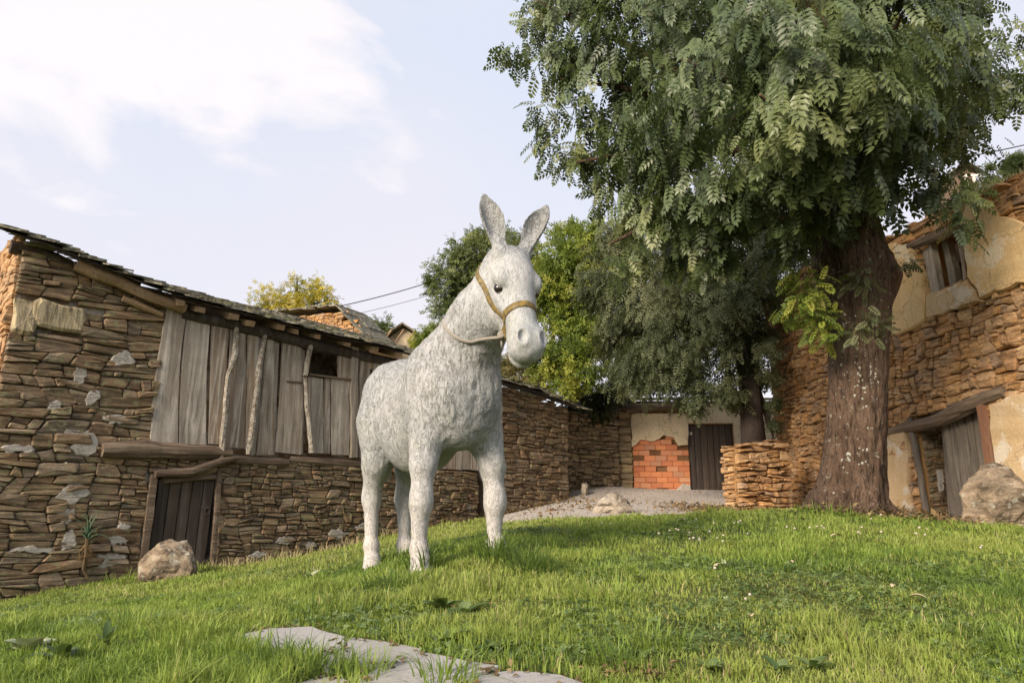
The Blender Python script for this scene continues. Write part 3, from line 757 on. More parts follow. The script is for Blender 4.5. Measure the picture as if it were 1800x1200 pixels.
M_WOODH = wood_mat('weathered_beam', [(0.14, 0.098, 0.068), (0.21, 0.15, 0.105), (0.11, 0.08, 0.058)], light=(0.38, 0.30, 0.215), light_amt=.75, axis='x', dist=.022)
M_ENDS = wood_mat('cut_rafter_ends', [(0.40, 0.27, 0.155), (0.34, 0.23, 0.14)], light=(0.48, 0.36, 0.24), axis='y')
M_DARKW = wood_mat('dark_wood', [(0.075, 0.055, 0.042), (0.11, 0.08, 0.06), (0.06, 0.047, 0.04)], light=(0.20, 0.175, 0.155), light_amt=.5)  # dark brown wood for doors, roof boards and under-eave beams
def bark_mat(name, cols, groove=(0.035, 0.026, 0.02), lich=(0.30, 0.30, 0.26), amt=.62, sc=(26, 26, 6), dist=.02):
    t = NT(name); c = t.coord(); v = t.voro(t.coord(sc), 1.0); n = t.noise(t.coord(tuple(q * .8 for q in sc)), 1.0, 7, .7, .8); b = t.noise(c, 3, 6, .65); f = t.noise(c, 70, 6, .75)
    col = t.mix(t.range(b, .35, .65), cols[0], cols[1]); col = t.mix(t.range(n, .52, .36, 0, .9), col, groove)
    col = t.mix(t.range(t.noise(c, 14, 8, .7), amt, amt + .05, 0, .8), col, lich)
    col = t.mix(1.0, col, t.ramp(f, [(.25, .65), (.75, 1.35)]), 'MULTIPLY')
    return t.fin(col, t.bump(n, dist, 1.0, t.bump(v, dist * .5, .7, t.bump(f, dist * .12, .7))), .95)
M_BRANCH = bark_mat('peeled_branch_bark', [(0.25, 0.19, 0.14), (0.42, 0.38, 0.32)], amt=.5, lich=(0.50, 0.47, 0.40), sc=(50, 50, 14), dist=.006)
def mortar_mat(name, a, b, scale=3.0, pale=None, thr=.56):
    t = NT(name); c = t.coord(); n = t.noise(c, scale, 8, .65); f = t.noise(c, 50, 7, .75); m = t.noise(c, 14, 6, .7)
    col = t.mix(t.range(n, .35, .65), a, b)
    if pale: col = t.mix(t.range(t.noise(c, 1.7, 7, .7), thr, thr + .05), col, pale)
    ck = t.n('ShaderNodeTexVoronoi', feature='DISTANCE_TO_EDGE'); ck.inputs['Scale'].default_value = 1.3; wv = t.n('ShaderNodeVectorMath', operation='ADD'); t.l(c, wv.inputs[0])
    nc = t.n('ShaderNodeTexNoise'); nc.inputs['Scale'].default_value = 5; nc.inputs['Detail'].default_value = 6; t.l(c, nc.inputs['Vector']); sc_ = t.n('ShaderNodeVectorMath', operation='SCALE'); sc_.inputs['Scale'].default_value = .35; t.l(nc.outputs['Color'], sc_.inputs[0]); t.l(sc_.outputs[0], wv.inputs[1]); t.l(wv.outputs[0], ck.inputs['Vector'])
    col = t.mix(t.range(ck.outputs['Distance'], .004, .012, .6, 0), col, tuple(q_ * .35 for q_ in a)); st_ = t.noise(t.coord((7, 7, 1.1)), 1.0, 6, .65, .5)
    col = t.mix(t.range(st_, .55, .72, 0, .5), col, tuple(q_ * .5 for q_ in a))
    col = t.mix(1.0, col, t.ramp(f, [(.25, .7), (.75, 1.3)]), 'MULTIPLY')
    return t.fin(col, t.bump(f, .010, 1.0, t.bump(m, .02, .8)), .95)
M_EARTH = mortar_mat('earth_mortar', (0.20, 0.145, 0.09), (0.32, 0.23, 0.145), pale=(0.45, 0.41, 0.35), thr=.46)
M_LIME = mortar_mat('grey_lime_mortar', (0.52, 0.49, 0.44), (0.36, 0.32, 0.27))
M_OCHRE_MORTAR = mortar_mat('ochre_mortar', (0.38, 0.22, 0.09), (0.46, 0.28, 0.12))
M_IRON = plain('rusty_iron', (0.12, 0.10, 0.085), .6, .003, 60, .4)

def blob_patch(fr_pts, y, th, q, mat, root, name, ns=26, jag=.10, **k):
    """flat irregular slab (mortar or plaster patch) from an outline in (x,z), its rim ragged"""
    n = len(fr_pts); o = []
    per = sum(math.dist(fr_pts[i], fr_pts[(i + 1) % n]) for i in range(n)); step = per / ns
    for i in range(n):
        a, b = fr_pts[i], fr_pts[(i + 1) % n]; L = math.dist(a, b); m = max(1, int(round(L / step)))
        for j in range(m):
            t = j / m; nx, nz = (b[1] - a[1]) / L, -(b[0] - a[0]) / L; jj = q.uniform(-jag, jag)
            o.append((a[0] + (b[0] - a[0]) * t + nx * jj, a[1] + (b[1] - a[1]) * t + nz * jj))
    n = len(o); cx = sum(a for a, _ in o) / n; cz = sum(b for _, b in o) / n
    ins = lambda v, s_: (cx + (v[0] - cx) * s_, cz + (v[1] - cz) * s_)
    sh = 1 - .03 / max(.1, math.sqrt(parea(o)))
    v = [(x, y + .03, z) for x, z in o] + [(x, y - th * q.uniform(.4, .7), z) for x, z in o] + [(ins(p_, sh)[0], y - th * q.uniform(.9, 1.1), ins(p_, sh)[1]) for p_ in o]
    f = []
    for r_ in (0, 1):
        for i in range(n): f.append((r_ * n + i, r_ * n + (i + 1) % n, (r_ + 1) * n + (i + 1) % n, (r_ + 1) * n + i))
    import mathutils.geometry as mg
    tri = mg.tessellate_polygon([[Vector((x, z, 0)) for x, z in [(v[2 * n + i][0], v[2 * n + i][2]) for i in range(n)]]])
    for t_ in tri:
        a, b, c = [(v[2 * n + i][0], v[2 * n + i][2]) for i in t_]
        ar = (b[0] - a[0]) * (c[1] - a[1]) - (b[1] - a[1]) * (c[0] - a[0])
        f.append(tuple(2 * n + i for i in (t_ if ar > 0 else t_[::-1])))
    return MB().add(v, f).build(name, mat, root, **k)

# ------------------------------------------------------------------ the long schist barn on the left
def build_barn():
    B = BARN; pz = lambda px, py, o=0.0: B.px(px, py, o)
    rt = empty('schist_barn', B.w(0, 0), B.rz, label='long low brown schist barn with a grey plank upper storey, left of the donkey', cat='barn')
    XL = pz(42, 420)[0]; XR = pz(705, 640)[0] + 2.1; zbot = -.9
    eave_px = [(0, 404), (45, 419), (110, 440), (140, 455), (200, 477), (260, 503), (330, 527), (400, 546), (480, 566), (560, 588), (640, 604), (740, 630), (800, 646)]
    ev = [pz(x, y, -.38) for x, y in eave_px]
    def eave(s):
        if s <= ev[0][0]: a, b = ev[0], ev[1]
        elif s >= ev[-1][0]: a, b = ev[-2], ev[-1]
        else:
            for a, b in zip(ev, ev[1:]):
                if a[0] <= s <= b[0]: break
        return a[1] + (b[1] - a[1]) * (s - a[0]) / (b[0] - a[0])
    wz = lambda s: eave(s) + .12
    # openings: plank storey, door
    sx0, sz0 = pz(266, 786); sx1 = XR; zs = pz(450, 806)[1]
    dx0, dx1 = pz(262, 900)[0] - .02, pz(383, 900)[0] + .02; dz1 = pz(320, 838)[1]
    top_l = wz(XL) + .3
    # solid wall cores behind the stones, with real openings
    core = MB()
    core.box(XL + .02, sx0, .04, .5, zbot, wz(XL / 2) - .16); core.box(XL + .02, XL * .6, .04, .5, zbot, wz(XL * .6) - .06); core.box(sx0, dx0, .04, .5, zbot, zs - .05); core.box(dx1, sx1, .04, .5, zbot, zs - .05)
    core.box(sx0, dx1, .04, .5, dz1 + .02, zs - .05); core.box(XL + .02, XL + .5, .5, 4.2, zbot, top_l - .8); core.box(XR - .4, XR, .5, 4.2, zbot, eave(XR) - .1)
    [core.box(XL + .5 + (XR - XL - .9) * i / 12, XL + .5 + (XR - XL - .9) * (i + 1) / 12, 3.8, 4.2, zbot, eave(XL + (XR - XL) * (i + 1) / 12) + 1.36) for i in range(12)]; core.box(XR - .4, XR, .5, 3.8, eave(XR) - .1, eave(XR) + .7); core.box(XL + .5, XR - .4, .5, 3.8, zs - .22, zs - .12)
    core.build('wall_core', M_EARTH, rt)
    # stones
    polys = rubble(XL, sx0 + .02, zbot, top_l, .150, .46, 3, .7) + rubble(sx0, XR, zbot, zs + .02, .112, .27, 4, .7)
    polys = [p for p in polys if max(v[1] for v in p) < wz(sum(v[0] for v in p) / len(p)) + .06 or max(v[0] for v in p) < XL + .02]
    polys = [p for p in polys if min(v[1] for v in p) > zbot]
    polys = clip_holes(polys, [(dx0, dx1, -2, dz1), (sx0, sx1 + 1, zs - .03, 9), (XL + .02, XL + .78, pz(60, 584)[1], pz(60, 520)[1])])
    polys = [clip_half(p, 0, 1, wz(p[0][0]) - .03) for p in polys]; polys = [p for p in polys if len(p) > 2]
    def vis(x, z):
        w = B.w(x, z); g = 1 if z > g1(w.x, w.y) - .1 else .01
        return g * (1 if x < pz(640, 900)[0] else .25) * (11 / w.y) ** 2
    lay_stones(polys, rt, M_BARN, .065, 5, limit=270, weight=vis, joint=.0045)
    # the big pale slab near the corner and the end wall, its orange sunlight put into the stone colour
    for (ax, bx, az, bz) in ((24, 60, 520, 582), (60, 147, 524, 578)):
        (s0, za), (s1, zb) = pz(ax, az), pz(bx, bz + 8)
        g = stone_geo([(s0, zb), (s1 - .03, zb - .04), (s1 + .02, (za + zb) / 2), (s1 - .02, za - .05), (s0, za)], .085, random.Random(ax)); MB().add(*g).build('stone', M_PALE, rt, label='large pale ochre slab near the barn corner')
    pe = rubble(0, 2.6, zbot, top_l - .1, .17, .40, 9)
    pe = [clip_half(p, 0, 1, wz(XL) - .02 + .345 * max(0, p[0][0])) for p in pe]; pe = [p for p in pe if len(p) > 2]
    lay_stones(pe, rt, M_BARN_SUN, .05, 6, limit=28, name='stone', mp=lambda x, y, z: (XL + y + .0, 0.02 + x, z), weight=lambda x, z: (1 if x < 1.2 else .01) * (3 if z > 1.5 else 1))
    # lime mortar smeared between the stones
    q = random.Random(12)
    for (px, py, w, hh) in ((138, 655, 22, 40), (215, 632, 40, 30), (160, 700, 22, 26), (96, 712, 22, 16), (150, 780, 44, 40), (128, 756, 26, 26), (205, 738, 40, 14), (30, 790, 40, 14), (118, 824, 16, 20), (128, 866, 40, 34), (115, 905, 24, 28), (120, 950, 30, 30), (205, 950, 26, 14), (60, 965, 60, 10), (190, 985, 46, 20), (215, 925, 20, 14), (500, 950, 30, 12), (450, 975, 30, 12), (590, 938, 40, 16), (640, 925, 36, 12), (545, 958, 24, 10), (820, 890, 20, 8)):
        s_, z_ = pz(px, py); k = (B.w(s_, 0).y) / 1285; w *= k * .62; hh *= k * .62
        ang = [2 * math.pi * i / 9 for i in range(9)]; rr = [q.uniform(.6, 1.2) for _ in ang]
        blob_patch([(s_ + math.cos(a) * w * r_, z_ + math.sin(a) * hh * r_) for a, r_ in zip(ang, rr)], -.0, .058, q, M_LIME, rt, 'mortar_patch', ns=20, jag=.02)
    # upper storey planks : (top x0, top x1, foot x0, foot x1, foot y, top y or None, y offset, tone)
    def up(a, b, c, d, fy, ty=None, y=-.03, r=None, th=.03, bow=0, name='plank', wob=.012):
        z0 = pz((c + d) / 2, fy)[1]; s_t = pz((a + b) / 2, 600)[0]; z1 = eave(s_t) - .02 if ty is None else pz((a + b) / 2, ty)[1]
        sl = 0.0 if ty is not None else (eave(s_t + .2) - eave(s_t)) / .2
        zt = 560 if ty is None else ty
        return plank(rt, name, M_WOOD, pz(a, zt)[0], pz(b, zt)[0], pz(c, fy)[0], pz(d, fy)[0], z0, z1, y=y, th=th, r=r, zslope=sl, bow=bow, wob=wob)
    up(290, 325, 261, 311, 781, r=.35, bow=-.05, wob=.004); up(326, 368, 312, 361, 781, r=.1, bow=-.035, wob=.004); up(369, 402, 363, 389, 780, r=.55, wob=.01)
    up(404, 432, 391, 428, 788, r=.5); up(433, 456, 429, 441, 790, r=.7); up(458, 470, 441, 449, 800, y=.02, r=.3)
    up(470, 482, 449, 479, 800, r=.55, wob=.006); up(482, 492, 476, 482, 798, y=.01, r=.2)
    up(496, 531, 481, 527, 797, r=.4, bow=.02, wob=.006); up(531, 538, 526, 533, 797, y=.02, r=.3)
    up(541, 566, 541, 566, 797, 664, r=.15); up(567, 578, 567, 578, 797, 666, r=.5, y=-.026); up(579, 613, 580, 611, 799, 668, r=.25)
    up(591, 617, 591, 614, 672, 612, r=.6); up(584, 592, 584, 592, 624, 608, r=.55, y=-.028)
    up(615, 628, 612, 624, 804, r=.9, y=-.05, th=.06, name='post'); up(632, 651, 628, 648, 806, r=.5, wob=.01); up(652, 670, 650, 668, 808, 636, r=.2); up(671, 691, 669, 690, 808, 640, r=.85)
    up(692, 716, 691, 712, 808, 640, r=.5); up(717, 742, 713, 740, 810, 642, r=.3)
    s_c = pz(742, 700)[0]; x = s_c
    while x < XR - .1: w = rnd_.uniform(.18, .3); plank(rt, 'plank', M_WOOD, x + .006, x + w, x + .004, x + w - .004, zs, eave(x) - .1, y=-.03); x += w + .006
    # sill rail of the small opening, little batten
    a, b = pz(540, 659), pz(613, 668); MB().tube([(a[0], -.08, a[1]), (b[0], -.08, b[1])], .022, 6).build('window_sill', M_WOODH, rt)
    a, b = pz(500, 671), pz(527, 673); MB().tube([(a[0], -.075, a[1]), (b[0], -.075, b[1])], .015, 5).build('batten', M_WOODH, rt)
    # barked poles nailed over the planks
    def pole(pts, r0, **k):
        P = [(pz(x, y)[0], -.115, pz(x, y)[1]) for x, y in pts]; log(rt, 'pole', M_BRANCH, P, r0, n=8, jr=.18, **k)
    pole([(411, 572), (408, 625), (396, 660), (390, 730), (386, 770), (384, 808)], [.034, .05, .04, .045, .05, .045])
    pole([(461, 588), (450, 650), (442, 720), (437, 760), (431, 799)], [.04, .05, .045, .05, .045])
    pole([(541, 602), (535, 640), (531, 662)], [.05, .055, .04]); pole([(531, 664), (534, 715), (543, 796)], [.032, .04, .05])
    # beams
    def beam(pts, rad, y=-.12, flat=1.0, mat=M_WOODH, name='beam', **k):
        log(rt, name, mat, [(pz(x, yy)[0], y, pz(x, yy)[1]) for x, yy in pts], rad, flat=flat, **k)
    beam([(176, 791), (250, 791), (330, 795), (402, 797)], [.10, .135, .125, .09], y=-.08, n=10)
    beam([(268, 833), (330, 830), (380, 812), (412, 804)], [.06, .075, .07, .045], y=-.12)
    beam([(404, 806), (470, 812), (505, 813)], [.07, .08, .07], y=-.03); beam([(508, 808), (560, 811), (640, 816), (740, 820)], [.07, .08, .07, .06], y=-.01)
    beam([(285, 845), (380, 838)], [.045, .045], y=-.02, name='lintel')
    beam([(128, 470), (200, 500), (260, 527), (318, 545)], [.09, .10, .09, .085], y=-.18, mat=M_ENDS); beam([(212, 527), (250, 543), (282, 556)], [.05, .05, .04], y=-.10, mat=M_ENDS)
    beam([(318, 552), (400, 570), (520, 600), (640, 628), (760, 655)], [.09, .10, .11, .10, .09], y=-.06, mat=M_DARKW)
    beam([(20, 432), (75, 444), (130, 468), (215, 500), (290, 536)], [.09, .10, .10, .10, .08], y=.06, mat=M_DARKW, name='eave_shade_filler')  # dark beam added to fill the eave gap, standing in for shade
    # rafters sticking out under the slates
    for i, (px, py) in enumerate(((318, 530), (352, 541), (410, 554), (440, 566), (493, 572), (520, 580), (557, 589), (610, 603), (658, 612), (700, 622))):
        s_, z_ = pz(px, py, -.34); hh = rnd_.uniform(.035, .05); w = rnd_.uniform(.05, .085)
        mb = MB(); M = Matrix.Translation((s_, -.36, z_ - .03)) @ Matrix.Rotation(math.atan(.32), 4, 'X') @ Matrix.Rotation(rnd_.uniform(-.06, .06), 4, 'Z')
        mb.box(-w, w, 0, 3.2, -hh, hh, M=M, j=.008); mb.build('rafter', M_ENDS, rt)
    rb = MB(); n = 14
    for i in range(n):
        a = XL - .3 + (XR + .2 - XL) * i / n; b = XL - .3 + (XR + .2 - XL) * (i + 1) / n + .02
        z0, z1 = eave(a) + .012, eave(b) + .012
        v = [(a, -.36, z0), (b, -.36, z1), (b, 4.6, z1 + 5.0 * .345), (a, 4.6, z0 + 5.0 * .345)]; v += [(x, y, z + .025) for x, y, z in v]
        rb.add(v, [(3, 2, 1, 0), (4, 5, 6, 7), (0, 1, 5, 4), (1, 2, 6, 5), (2, 3, 7, 6), (3, 0, 4, 7)])
    rb.build('roof_boards', M_DARKW, rt)
    slate_roof(rt, M_SLATE, XL - .35, XR + .1, eave, 4.4, .345, -.44, 13, 21, limit=290, wid=.36)
    # door of old boards between leaning jambs
    dr = empty('door', (0, 0, 0)); dr.parent = rt; X0, X1 = dx0 + .12, dx1 - .1; n = 5; w = (X1 - X0) / n
    for i in range(n): plank(dr, 'board', M_DARKW, X0 + i * w + .004, X0 + (i + 1) * w - .004, X0 + i * w - .06 + .004, X0 + (i + 1) * w - .06 - .004 * 1, -.6, dz1 - .03, y=.06, th=.03, wob=.004)
    s_, z_ = pz(364, 892); mb = MB(); mb.box(s_ - .09, s_ + .05, .0, .025, z_ - .02, z_ + .02); mb.tube([(s_ + .04 * math.cos(t_), -.01, z_ - .05 + .05 * math.sin(t_)) for t_ in np.linspace(0, 6.28, 13)], .007, 5); mb.build('latch', M_IRON, dr)
    plank(rt, 'door_jamb', M_WOODH, pz(262, 838)[0], pz(275, 838)[0], pz(243, 1005)[0] - .03, pz(257, 1005)[0] - .03, -.7, dz1 + .02, y=-.03, th=.06, r=.6)
    plank(rt, 'door_jamb', M_WOODH, pz(378, 826)[0], pz(387, 826)[0], pz(368, 1000)[0], pz(377, 1000)[0], -.7, pz(384, 826)[1], y=-.05, th=.05, r=.2)
    # moss and weeds on the slates
    return rt, eave
BARN_ROOT, BARN_EAVE = build_barn()

def build_shed():
    """the lower stone range that carries the barn on towards the lane"""
    B = BARN; pz = B.px; X0, X1 = pz(858, 700)[0], pz(996, 760)[0]
    rt = empty('stone_shed', B.w(X0, 0), B.rz, label='low brown stone shed with a slate-edged roof behind the chest of the donkey', cat='shed')
    el = [pz(x, y, -.2) for x, y in ((850, 662), (892, 676), (945, 688), (985, 706), (1024, 722))]
    def eave(s):
        s += X0
        for a, b in zip(el, el[1:]):
            if a[0] <= s <= b[0]: break
        else: a, b = (el[0], el[1]) if s < el[0][0] else (el[-2], el[-1])
        return a[1] + (b[1] - a[1]) * (s - a[0]) / (b[0] - a[0])
    L = X1 - X0; core = MB()
    for i in range(6):
        a, b = L * i / 6, L * (i + 1) / 6
        core.box(a, b, .05, 2.2, .2, eave(b) - .08)
    core.build('wall_core', M_EARTH, rt)
    ps = rubble(0, L, .2, 4.2, .13, .34, 31); ps = [clip_half(p, 0, 1, eave(p[0][0]) - .02) for p in ps]; ps = [p for p in ps if len(p) > 2]
    lay_stones(ps, rt, M_BARN, .07, 32, limit=170)
    pe = rubble(0, 2.2, .2, eave(L), .14, .34, 33); lay_stones(pe, rt, M_BARN, .05, 34, limit=30, name='stone', mp=lambda x, y, z: (L - y, .05 + x, z))
    rb = MB()
    for i in range(5):
        a, b = -.2 + (L + .5) * i / 5, -.2 + (L + .5) * (i + 1) / 5; z0, z1 = eave(a), eave(b)
        v = [(a, -.2, z0), (b, -.2, z1), (b, 2.6, z1 + 1.0), (a, 2.6, z0 + 1.0)]; v += [(x, y, z + .03) for x, y, z in v]
        rb.add(v, [(3, 2, 1, 0), (4, 5, 6, 7), (0, 1, 5, 4), (1, 2, 6, 5), (2, 3, 7, 6), (3, 0, 4, 7)])
    rb.build('roof_boards', M_DARKW, rt)
    slate_roof(rt, M_SLATE, -.2, L + .35, eave, 2.6, .36, -.28, 7, 35, limit=80, wid=.38, th=.03)
build_shed()
# ------------------------------------------------------------------ ochre stone ruin on the right
M_PLASTER = mortar_mat('ochre_plaster', (0.66, 0.44, 0.20), (0.72, 0.54, 0.30), 2.2, pale=(0.74, 0.62, 0.44), thr=.53)
M_PLASTERW = mortar_mat('rough_pale_plaster', (0.60, 0.45, 0.28), (0.56, 0.40, 0.22), 3.0, pale=(0.66, 0.58, 0.46), thr=.55)
M_RED = wood_mat('reddish_jamb_wood', [(0.27, 0.13, 0.075), (0.24, 0.12, 0.07)], light=(0.36, 0.24, 0.16))
M_GREYOAK = wood_mat('grey_door_oak', [(0.16, 0.135, 0.11), (0.21, 0.175, 0.14), (0.12, 0.10, 0.08)], light=(0.34, 0.30, 0.25), light_amt=.6)
M_INNER_SHADE = mortar_mat('shade_toned_inner_earth', (0.06, 0.04, 0.025), (0.10, 0.065, 0.04))  # interior shade put into the colour of the inner wall
def quad_strip(root, name, mat, pts_a, pts_b, y, th, **k): pass
def build_house():
    H = HOUSE; pz = H.px; rt = empty('ruined_stone_house', H.w(0, 0), H.rz, label='ruined ochre stone house with flaking plaster, a small window and a crooked door, right edge', cat='house')
    XL = pz(1362, 700)[0]; XR = pz(1800, 700)[0] + 2.6; zb = .45
    tp = [pz(x, y) for x, y in ((1335, 500), (1400, 482), (1470, 458), (1530, 436), (1600, 402), (1700, 352), (1750, 340), (1800, 322))]
    def top(s):
        if s <= tp[0][0]: return tp[0][1]
        for a, b in zip(tp, tp[1:]):
            if a[0] <= s <= b[0]: return a[1] + (b[1] - a[1]) * (s - a[0]) / (b[0] - a[0])
        return tp[-1][1]
    wx0, wx1 = pz(1628, 480)[0], pz(1706, 445)[0]; wz0 = (pz(1638, 513)[1] + pz(1712, 488)[1]) / 2; wz1 = (pz(1620, 440)[1] + pz(1700, 403)[1]) / 2
    dx0, dx1 = pz(1618, 820)[0], pz(1742, 800)[0]; dz1 = (pz(1605, 740)[1] + pz(1725, 700)[1]) / 2
    core = MB(); n = 14
    def cb(a, b, z0, z1): core.box(a, b, .05, .55, z0, z1)
    segs = sorted([XL + .03, wx0, wx1, dx0, dx1, XR] + [XL + (XR - XL) * i / n for i in range(1, n)])
    for a, b in zip(segs, segs[1:]):
        if b - a < 1e-4: continue
        m = (a + b) / 2; zt = top(m) - .06; lo = dz1 if dx0 < m < dx1 else zb
        if wx0 < m < wx1: cb(a, b, lo, wz0); cb(a, b, wz1 + .12, zt)
        else: cb(a, b, lo, zt)
    inn = MB(); core.box(XL + .03, XL + .5, .55, 4.6, zb, top(XL) - .4); inn.box(XL + .5, XR, 4.2, 4.6, zb, 4.6); inn.box(XL + .6, XR - .5, 1.2, 1.45, zb, 5.7); inn.build('inner_wall', M_INNER_SHADE, rt); core.box(XL + .5, XR, .55, 4.2, dz1 + .12, dz1 + .22); core.box(XR - .4, XR, .55, 4.2, zb, 3.6)
    core.build('wall_core', M_OCHRE_MORTAR, rt)
    ps = rubble(XL, XR, zb, max(t_[1] for t_ in tp) + .15, .175, .26, 51, .6)
    ps = [clip_half(p, 0, 1, top(p[0][0]) + rnd_.uniform(-.05, .06)) for p in ps]; ps = [p for p in ps if len(p) > 2 and parea(p) > .001]
    ps = clip_holes(ps, [(wx0 - .02, wx1 + .02, wz0, wz1), (dx0, dx1, -1, dz1)])
    def vis(x, z):
        w = H.w(x, z); g = 1 if z > g1(w.x, w.y) - .08 else .01
        t = 1 - .75 * math.exp(-((900 + 1285 * w.x / w.y - 1505) / 45) ** 2)
        return g * t * (10 / w.y) ** 2 * (1 if w.y > 8.0 else .02)
    lay_stones(ps, rt, M_HOUSE, .075, 52, limit=280, weight=vis, joint=.005)
    pe = rubble(0, 1.6, zb, top(XL), .17, .34, 53); lay_stones(pe, rt, M_HOUSE, .05, 54, limit=20, mp=lambda x, y, z: (XL + y, .03 + x, z))
    pb = rubble(wx0 - .5, XR - .6, 3.2, 5.65, .14, .34, 55); lay_stones(pb, rt, M_HOUSE, .04, 56, limit=0, name='inner_stones', mp=lambda x, y, z: (x, 1.18 + y, z))
    pr = rubble(.08, .62, zb, dz1, .13, .24, 57); lay_stones(pr, rt, M_BARN, .035, 58, limit=14, mp=lambda x, y, z: (dx0 - y - .0, x, z))  # door reveal: darker barn stone stands in for the shade of the recess
    q = random.Random(8)
    P = lambda L: [pz(*a) for a in L]
    blob_patch(P([(1533, 440), (1580, 428), (1612, 432), (1624, 470), (1638, 520), (1636, 560), (1600, 586), (1575, 590), (1566, 560), (1574, 500), (1540, 470)]), -.02, .09, q, M_PLASTER, rt, 'plaster_patch', 34, .03)
    blob_patch(P([(1640, 520), (1712, 492), (1728, 515), (1738, 528), (1700, 540), (1668, 552), (1640, 560)]), -.02, .10, q, M_PLASTERW, rt, 'plaster_patch', 26, .02)
    blob_patch(P([(1702, 392), (1712, 356), (1745, 346), (1768, 380), (1800, 388), (1830, 400), (1835, 490), (1790, 505), (1738, 524), (1716, 488), (1706, 440)]), -.02, .11, q, M_PLASTER, rt, 'plaster_patch', 36, .03)
    blob_patch(P([(1752, 712), (1800, 690), (1850, 690), (1860, 880), (1800, 905), (1772, 850), (1758, 790)]), -.02, .10, q, M_PLASTERW, rt, 'plaster_patch', 30, .02)
    blob_patch(P([(1562, 768), (1598, 752), (1608, 800), (1604, 850), (1612, 905), (1560, 905)]), -.02, .078, q, M_PLASTERW, rt, 'plaster_patch', 24, .025)
    # tops: loose slabs and a bleached beam end
    for (px, py, w) in ((1352, 496, .30), (1560, 425, .25), (1625, 398, .25), (1745, 340, .3)):
        s_, z_ = pz(px, py); g = stone_geo([(s_ - w, z_ - .04), (s_ + w, z_ - .02), (s_ + w * .8, z_ + .05), (s_ - w * .9, z_ + .06)], .14, q); MB().add(*g).build('coping_slab', M_HOUSE, rt)
    # window: lintel log, posts, sill, fallen beam inside
    def stick(name, a, b, r, y0, y1, mat, flat=1.0, n=8):
        (s0, z0), (s1, z1) = pz(*a), pz(*b); log(rt, name, mat, [(s0, y0, z0), (s1, y1, z1)], r, flat=flat, n=n)
    stick('window_lintel', (1606, 434), (1712, 392), .085, -.04, -.04, M_WOODH, .9)
    plank(rt, 'window_post', M_WOOD, pz(1622, 450)[0], pz(1640, 450)[0], pz(1636, 512)[0], pz(1652, 512)[0], wz0 - .02, wz1 + .05, y=.10, th=.10, r=.3)
    plank(rt, 'window_post', M_WOOD, pz(1640, 450)[0], pz(1652, 450)[0], pz(1654, 512)[0], pz(1668, 512)[0], wz0 - .02, wz1 + .05, y=.26, th=.10, r=.1)
    plank(rt, 'window_post', M_WOOD, pz(1690, 410)[0], pz(1698, 405)[0], pz(1702, 490)[0], pz(1709, 490)[0], wz0 - .02, wz1 + .05, y=-.02, th=.06, r=.6)
    stick('window_sill', (1636, 516), (1714, 488), .035, .04, .04, M_WOOD, .6)
    (s0, z0), (s1, z1) = pz(1640, 458), pz(1700, 425); log(rt, 'fallen_beam', M_WOODH, [(s0 - .1, .5, z0 - .1), (s1 + .2, .45, z1 + .02)], .10)
    # doorway: long bowed lintel, crooked jambs, old board door ajar
    L = [(1556, 762), (1600, 752), (1660, 738), (1720, 708), (1775, 688)]
    log(rt, 'door_lintel', M_WOODH, [(pz(*a)[0], -.05, pz(*a)[1]) for a in L], [.075, .10, .12, .115, .10], flat=.8, n=10)
    log(rt, 'door_lintel', M_WOODH, [(pz(*a)[0], -.02, pz(*a)[1]) for a in [(1640, 725), (1700, 706), (1765, 680)]], [.03, .05, .04], flat=.8)
    stick('door_jamb', (1603, 735), (1634, 918), .048, -.03, -.03, M_GREYOAK)
    (s0, z0), (s1, z1) = pz(1734, 706), pz(1756, 826); plank(rt, 'door_jamb', M_RED, s0 - .06, s0 + .07, s1 - .10, s1 + .04, z1 - .5, z0, y=-.02, th=.10)
    dr = empty('door', (0, 0, 0)); dr.parent = rt
    d0t, d1t, d0b, d1b = pz(1648, 742)[0], pz(1706, 722)[0], pz(1658, 912)[0], pz(1726, 912)[0]; nb = 5; zt0 = pz(1648, 742)[1]; zt1 = pz(1706, 722)[1]
    for i in range(nb):
        a, b = i / nb, (i + 1) / nb
        plank(dr, 'board', M_GREYOAK, d0t + (d1t - d0t) * a + .003, d0t + (d1t - d0t) * b - .003, d0b + (d1b - d0b) * a + .003, d0b + (d1b - d0b) * b - .003, .5, zt0 + (zt1 - zt0) * (a + b) / 2 - rnd_.uniform(0, .03), y=.10 + .02 * i, th=.035, wob=.003)
    plank(dr, 'board', M_WOOD, pz(1709, 748)[0], pz(1722, 742)[0], pz(1728, 900)[0], pz(1746, 900)[0], .5, pz(1715, 745)[1], y=.2, th=.03, r=.4)
    plank(dr, 'board', M_GREYOAK, pz(1641, 752)[0], pz(1648, 750)[0], pz(1652, 912)[0], pz(1658, 912)[0], .5, pz(1645, 752)[1], y=.16, th=.04)
    s_, z_ = pz(1652, 845); mb = MB(); mb.box(s_ - .035, s_ + .035, -.01, .04, z_ - .02, z_ + .16, j=.006); mb.box(s_ - .02, s_ + .02, -.03, .02, z_ - .16, z_ - .01, j=.004)
    mb.tube([(s_ + .06 + .04 * math.cos(t_), -.03, z_ - .09 + .05 * math.sin(t_)) for t_ in np.linspace(0, 6.28, 13)], .010, 5); mb.build('lock', plain('bleached_iron_lock', (0.36, 0.33, 0.29), .7, .003, 50, .4), dr)
build_house()

